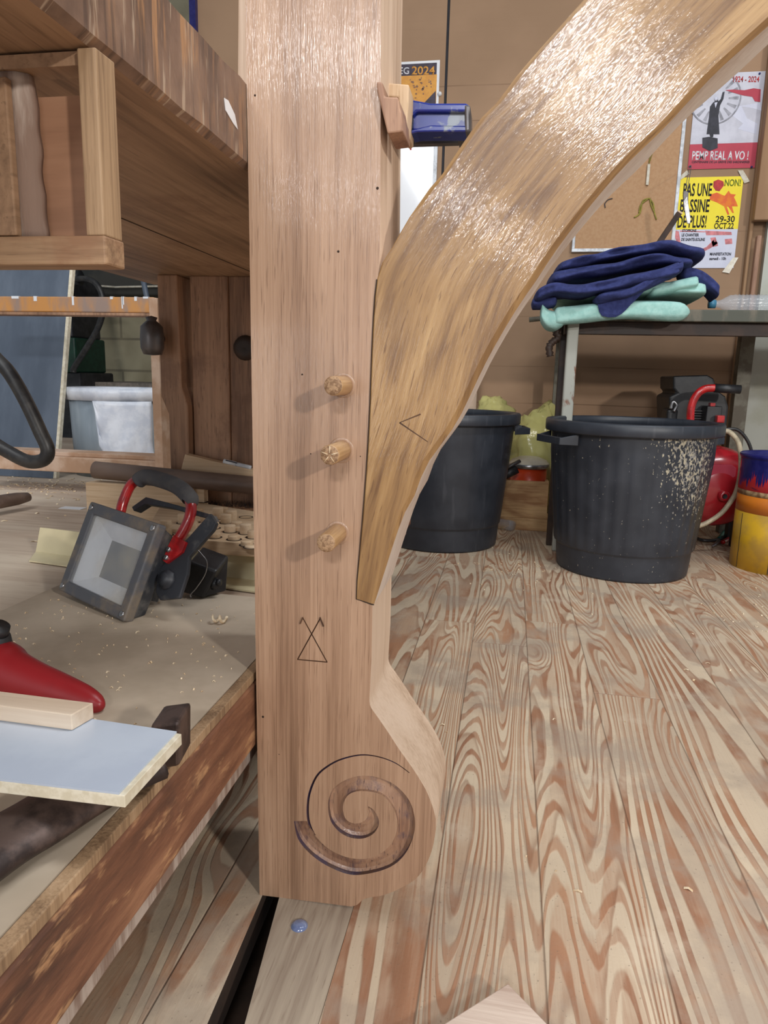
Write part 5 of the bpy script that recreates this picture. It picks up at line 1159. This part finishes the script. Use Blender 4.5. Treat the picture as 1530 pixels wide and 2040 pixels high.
mb = MB(); 
for L in ([(285, 1170), (310, 1140), (345, 1130)], [(285, 1170), (290, 1200)]): mb.tube(smoothpath([P(x, y, Y=cf-.003) for x, y in z7(L)], 5), .002, 6)
tag(obj('thin_wire', mb, M['robe']), 'small bent dark wire pinned on the left of the cork board', 'wire')
# folding knife on a string
kY = YT+.5
kn = thing('hanging_knife', P(1370, 440, Y=kY), 'shiny folding knife hanging on a string in front of the yellow poster', 'knife')
mb = MB(); mb.prism([P(x, y, Y=kY) for x, y in z7([(885, 1075), (905, 1068), (925, 1085), (922, 1170), (905, 1180), (885, 1130)])], (0, .01, 0)); obj('handle', mb, M['metal_grey'], kn, .001)
mb = MB(); mb.prism([P(x, y, Y=kY-.001) for x, y in z7([(885, 1150), (915, 1110), (940, 1280), (938, 1320), (915, 1320), (900, 1250)])], (0, .007, 0)); obj('blade', mb, M['metal'], kn, .001)
mb = MB(); mb.tube(smoothpath([P(x, y, Y=kY) for x, y in z7([(900, 1072), (918, 960), (930, 890), (938, 880), (944, 890), (930, 980), (915, 1075)])], 4), .0013, 6); mb.tube([P(*z7([(938, 882)])[0], Y=kY), P(*z7([(938, 882)])[0], Y=WY-.002)], .0013, 6); obj('string', mb, M['metal_grey'], kn)
# event poster and bright board at left
eY = WY+.0035
ev = thing('poster', P(850, 260, Y=eY), 'amber event poster with a dark header ending EG 2024 above the clamp', 'poster')
def rectp(x0, y0, x1, y1, Y, th=.0008):
    a = P(x0, (y0+y1)/2, Y=Y); c = P(x1, (y0+y1)/2, Y=Y); z0 = P((max(x0, 790)+x1)/2, y1, Y=Y).z; z1 = P((max(x0, 790)+x1)/2, y0, Y=Y).z; m = MB(); m.prism([(a.x, Y, z0), (c.x, Y, z0), (c.x, Y, z1), (a.x, Y, z1)], (0, -th, 0)); return m
obj('white_margin', rectp(690, 122, 874, 262, eY), M['white'], ev)
obj('header', rectp(694, 127, 870, 150, eY-.001), M['poster_plum'], ev)
obj('amber_sheet', rectp(694, 150.3, 869, 236, eY-.001), M['poster_amber'], ev)
mb = MB(); mb.prism([P(x, y, Y=eY-.0022) for x, y in [(845, 205), (868, 181), (868, 236), (815, 236)]], (0, -.0006, 0)); obj('dark_corner', mb, M['poster_plum'], ev)
mb = MB()
for i in range(34):
    x, y = random.uniform(790, 860), random.uniform(152, 200); s1, s2 = random.uniform(1, 3), random.uniform(1, 3)
    if x+y > 1040: continue
    mb.prism([P(a_, b_, Y=eY-.0022) for a_, b_ in ((x-s1, y), (x, y-s2), (x+s1, y), (x, y+s2))], (0, -.0004, 0))
obj('speckle', mb, M['caul'], ev)['kind'] = 'stuff'
letters('title_lettering', 'EG', (795, 134, 815, 148), eY-.002, M['white_ink'], ev); letters('title_lettering', '2024', (820, 132, 866, 149), eY-.002, M['poster_amber'], ev)
wbt = thing('whiteboard', P(830, 500, Y=eY), 'glaring white board with a thin grey frame between the post and the brace', 'whiteboard')
obj('surface', rectp(640, 262, 862, 520, eY, .012), M['whiteboard'], wbt)
obj('frame_bar', rectp(862, 262, 869, 520, eY, .016), M['frame'], wbt, .001)
obj('red_mark', rectp(817, 262, 820.5, 276, eY-.0125, .0005), M['red_ink'], wbt); obj('red_mark', rectp(816.5, 288, 820, 299, eY-.0125, .0005), M['red_ink'], wbt)
p = P(877, 187, Y=WY); mb = MB(); mb.lathe([(.009, 0), (.009, -.006), (.005, -.012), (.0001, -.013)], Vector((p.x-.002, WY+.0035, p.z)), 20, (0, 1, 0)); tag(obj('wall_button', mb, M['white'], smooth=True), 'small white round button on the wall right of the amber poster', 'button')

# ================================================================== SHAVINGS (uncountable)
def chips(name, n, region, z, label, s=(.002, .006)):
    m = MB()
    for _ in range(n):
        x, y = region(); a = random.uniform(0, 2*PI); L_ = random.uniform(*s); w_ = L_*random.uniform(.2, .5); h = random.uniform(.0008, .0018)
        d = Vector((math.cos(a), math.sin(a), 0)); t = Vector((-d.y, d.x, 0)); c = Vector((x, y, z+.0003))
        k = random.uniform(0, .5)*L_
        v = m.verts([c-d*L_-t*w_, c-d*L_+t*w_, c+t*w_+Vector((0, 0, h+k*.5)), c-t*w_+Vector((0, 0, h+k*.5)), c+d*L_+t*w_+Vector((0, 0, h*.4)), c+d*L_-t*w_+Vector((0, 0, h*.4))])
        m.face([v[0], v[1], v[2], v[3]]); m.face([v[3], v[2], v[4], v[5]])
    o = obj(name, m, M['chip']); md = o.modifiers.new('s', 'SOLIDIFY'); md.thickness = .0005
    return tag(o, label, 'shavings', kind='stuff')
def reg_floor():
    r = random.random()
    if r < .35: return random.gauss(.03, .08), random.gauss(2.25, .12)
    if r < .7: return random.uniform(.55, .9), random.uniform(1.75, 2.3)
    return random.uniform(-.12, 1.0), random.uniform(.7, 2.6)
chips('floor_shavings', 260, reg_floor, 0, 'pale wood shavings scattered over the plank floor', (.0015, .0055))
chips('sheet_shavings', 210, lambda: (random.uniform(-.64, -.29), random.uniform(.45, .92)), .275, 'fine wood crumbs scattered over the grey-brown sheet', (.0008, .0022))
chips('platform_shavings', 260, lambda: (random.gauss(-1.28, .12), random.gauss(1.85, .09)) if random.random() < .7 else (random.uniform(-1.9, -.8), random.uniform(1.1, 2.0)), PZ, 'pile of wood shavings on the platform by the drum', (.002, .008))
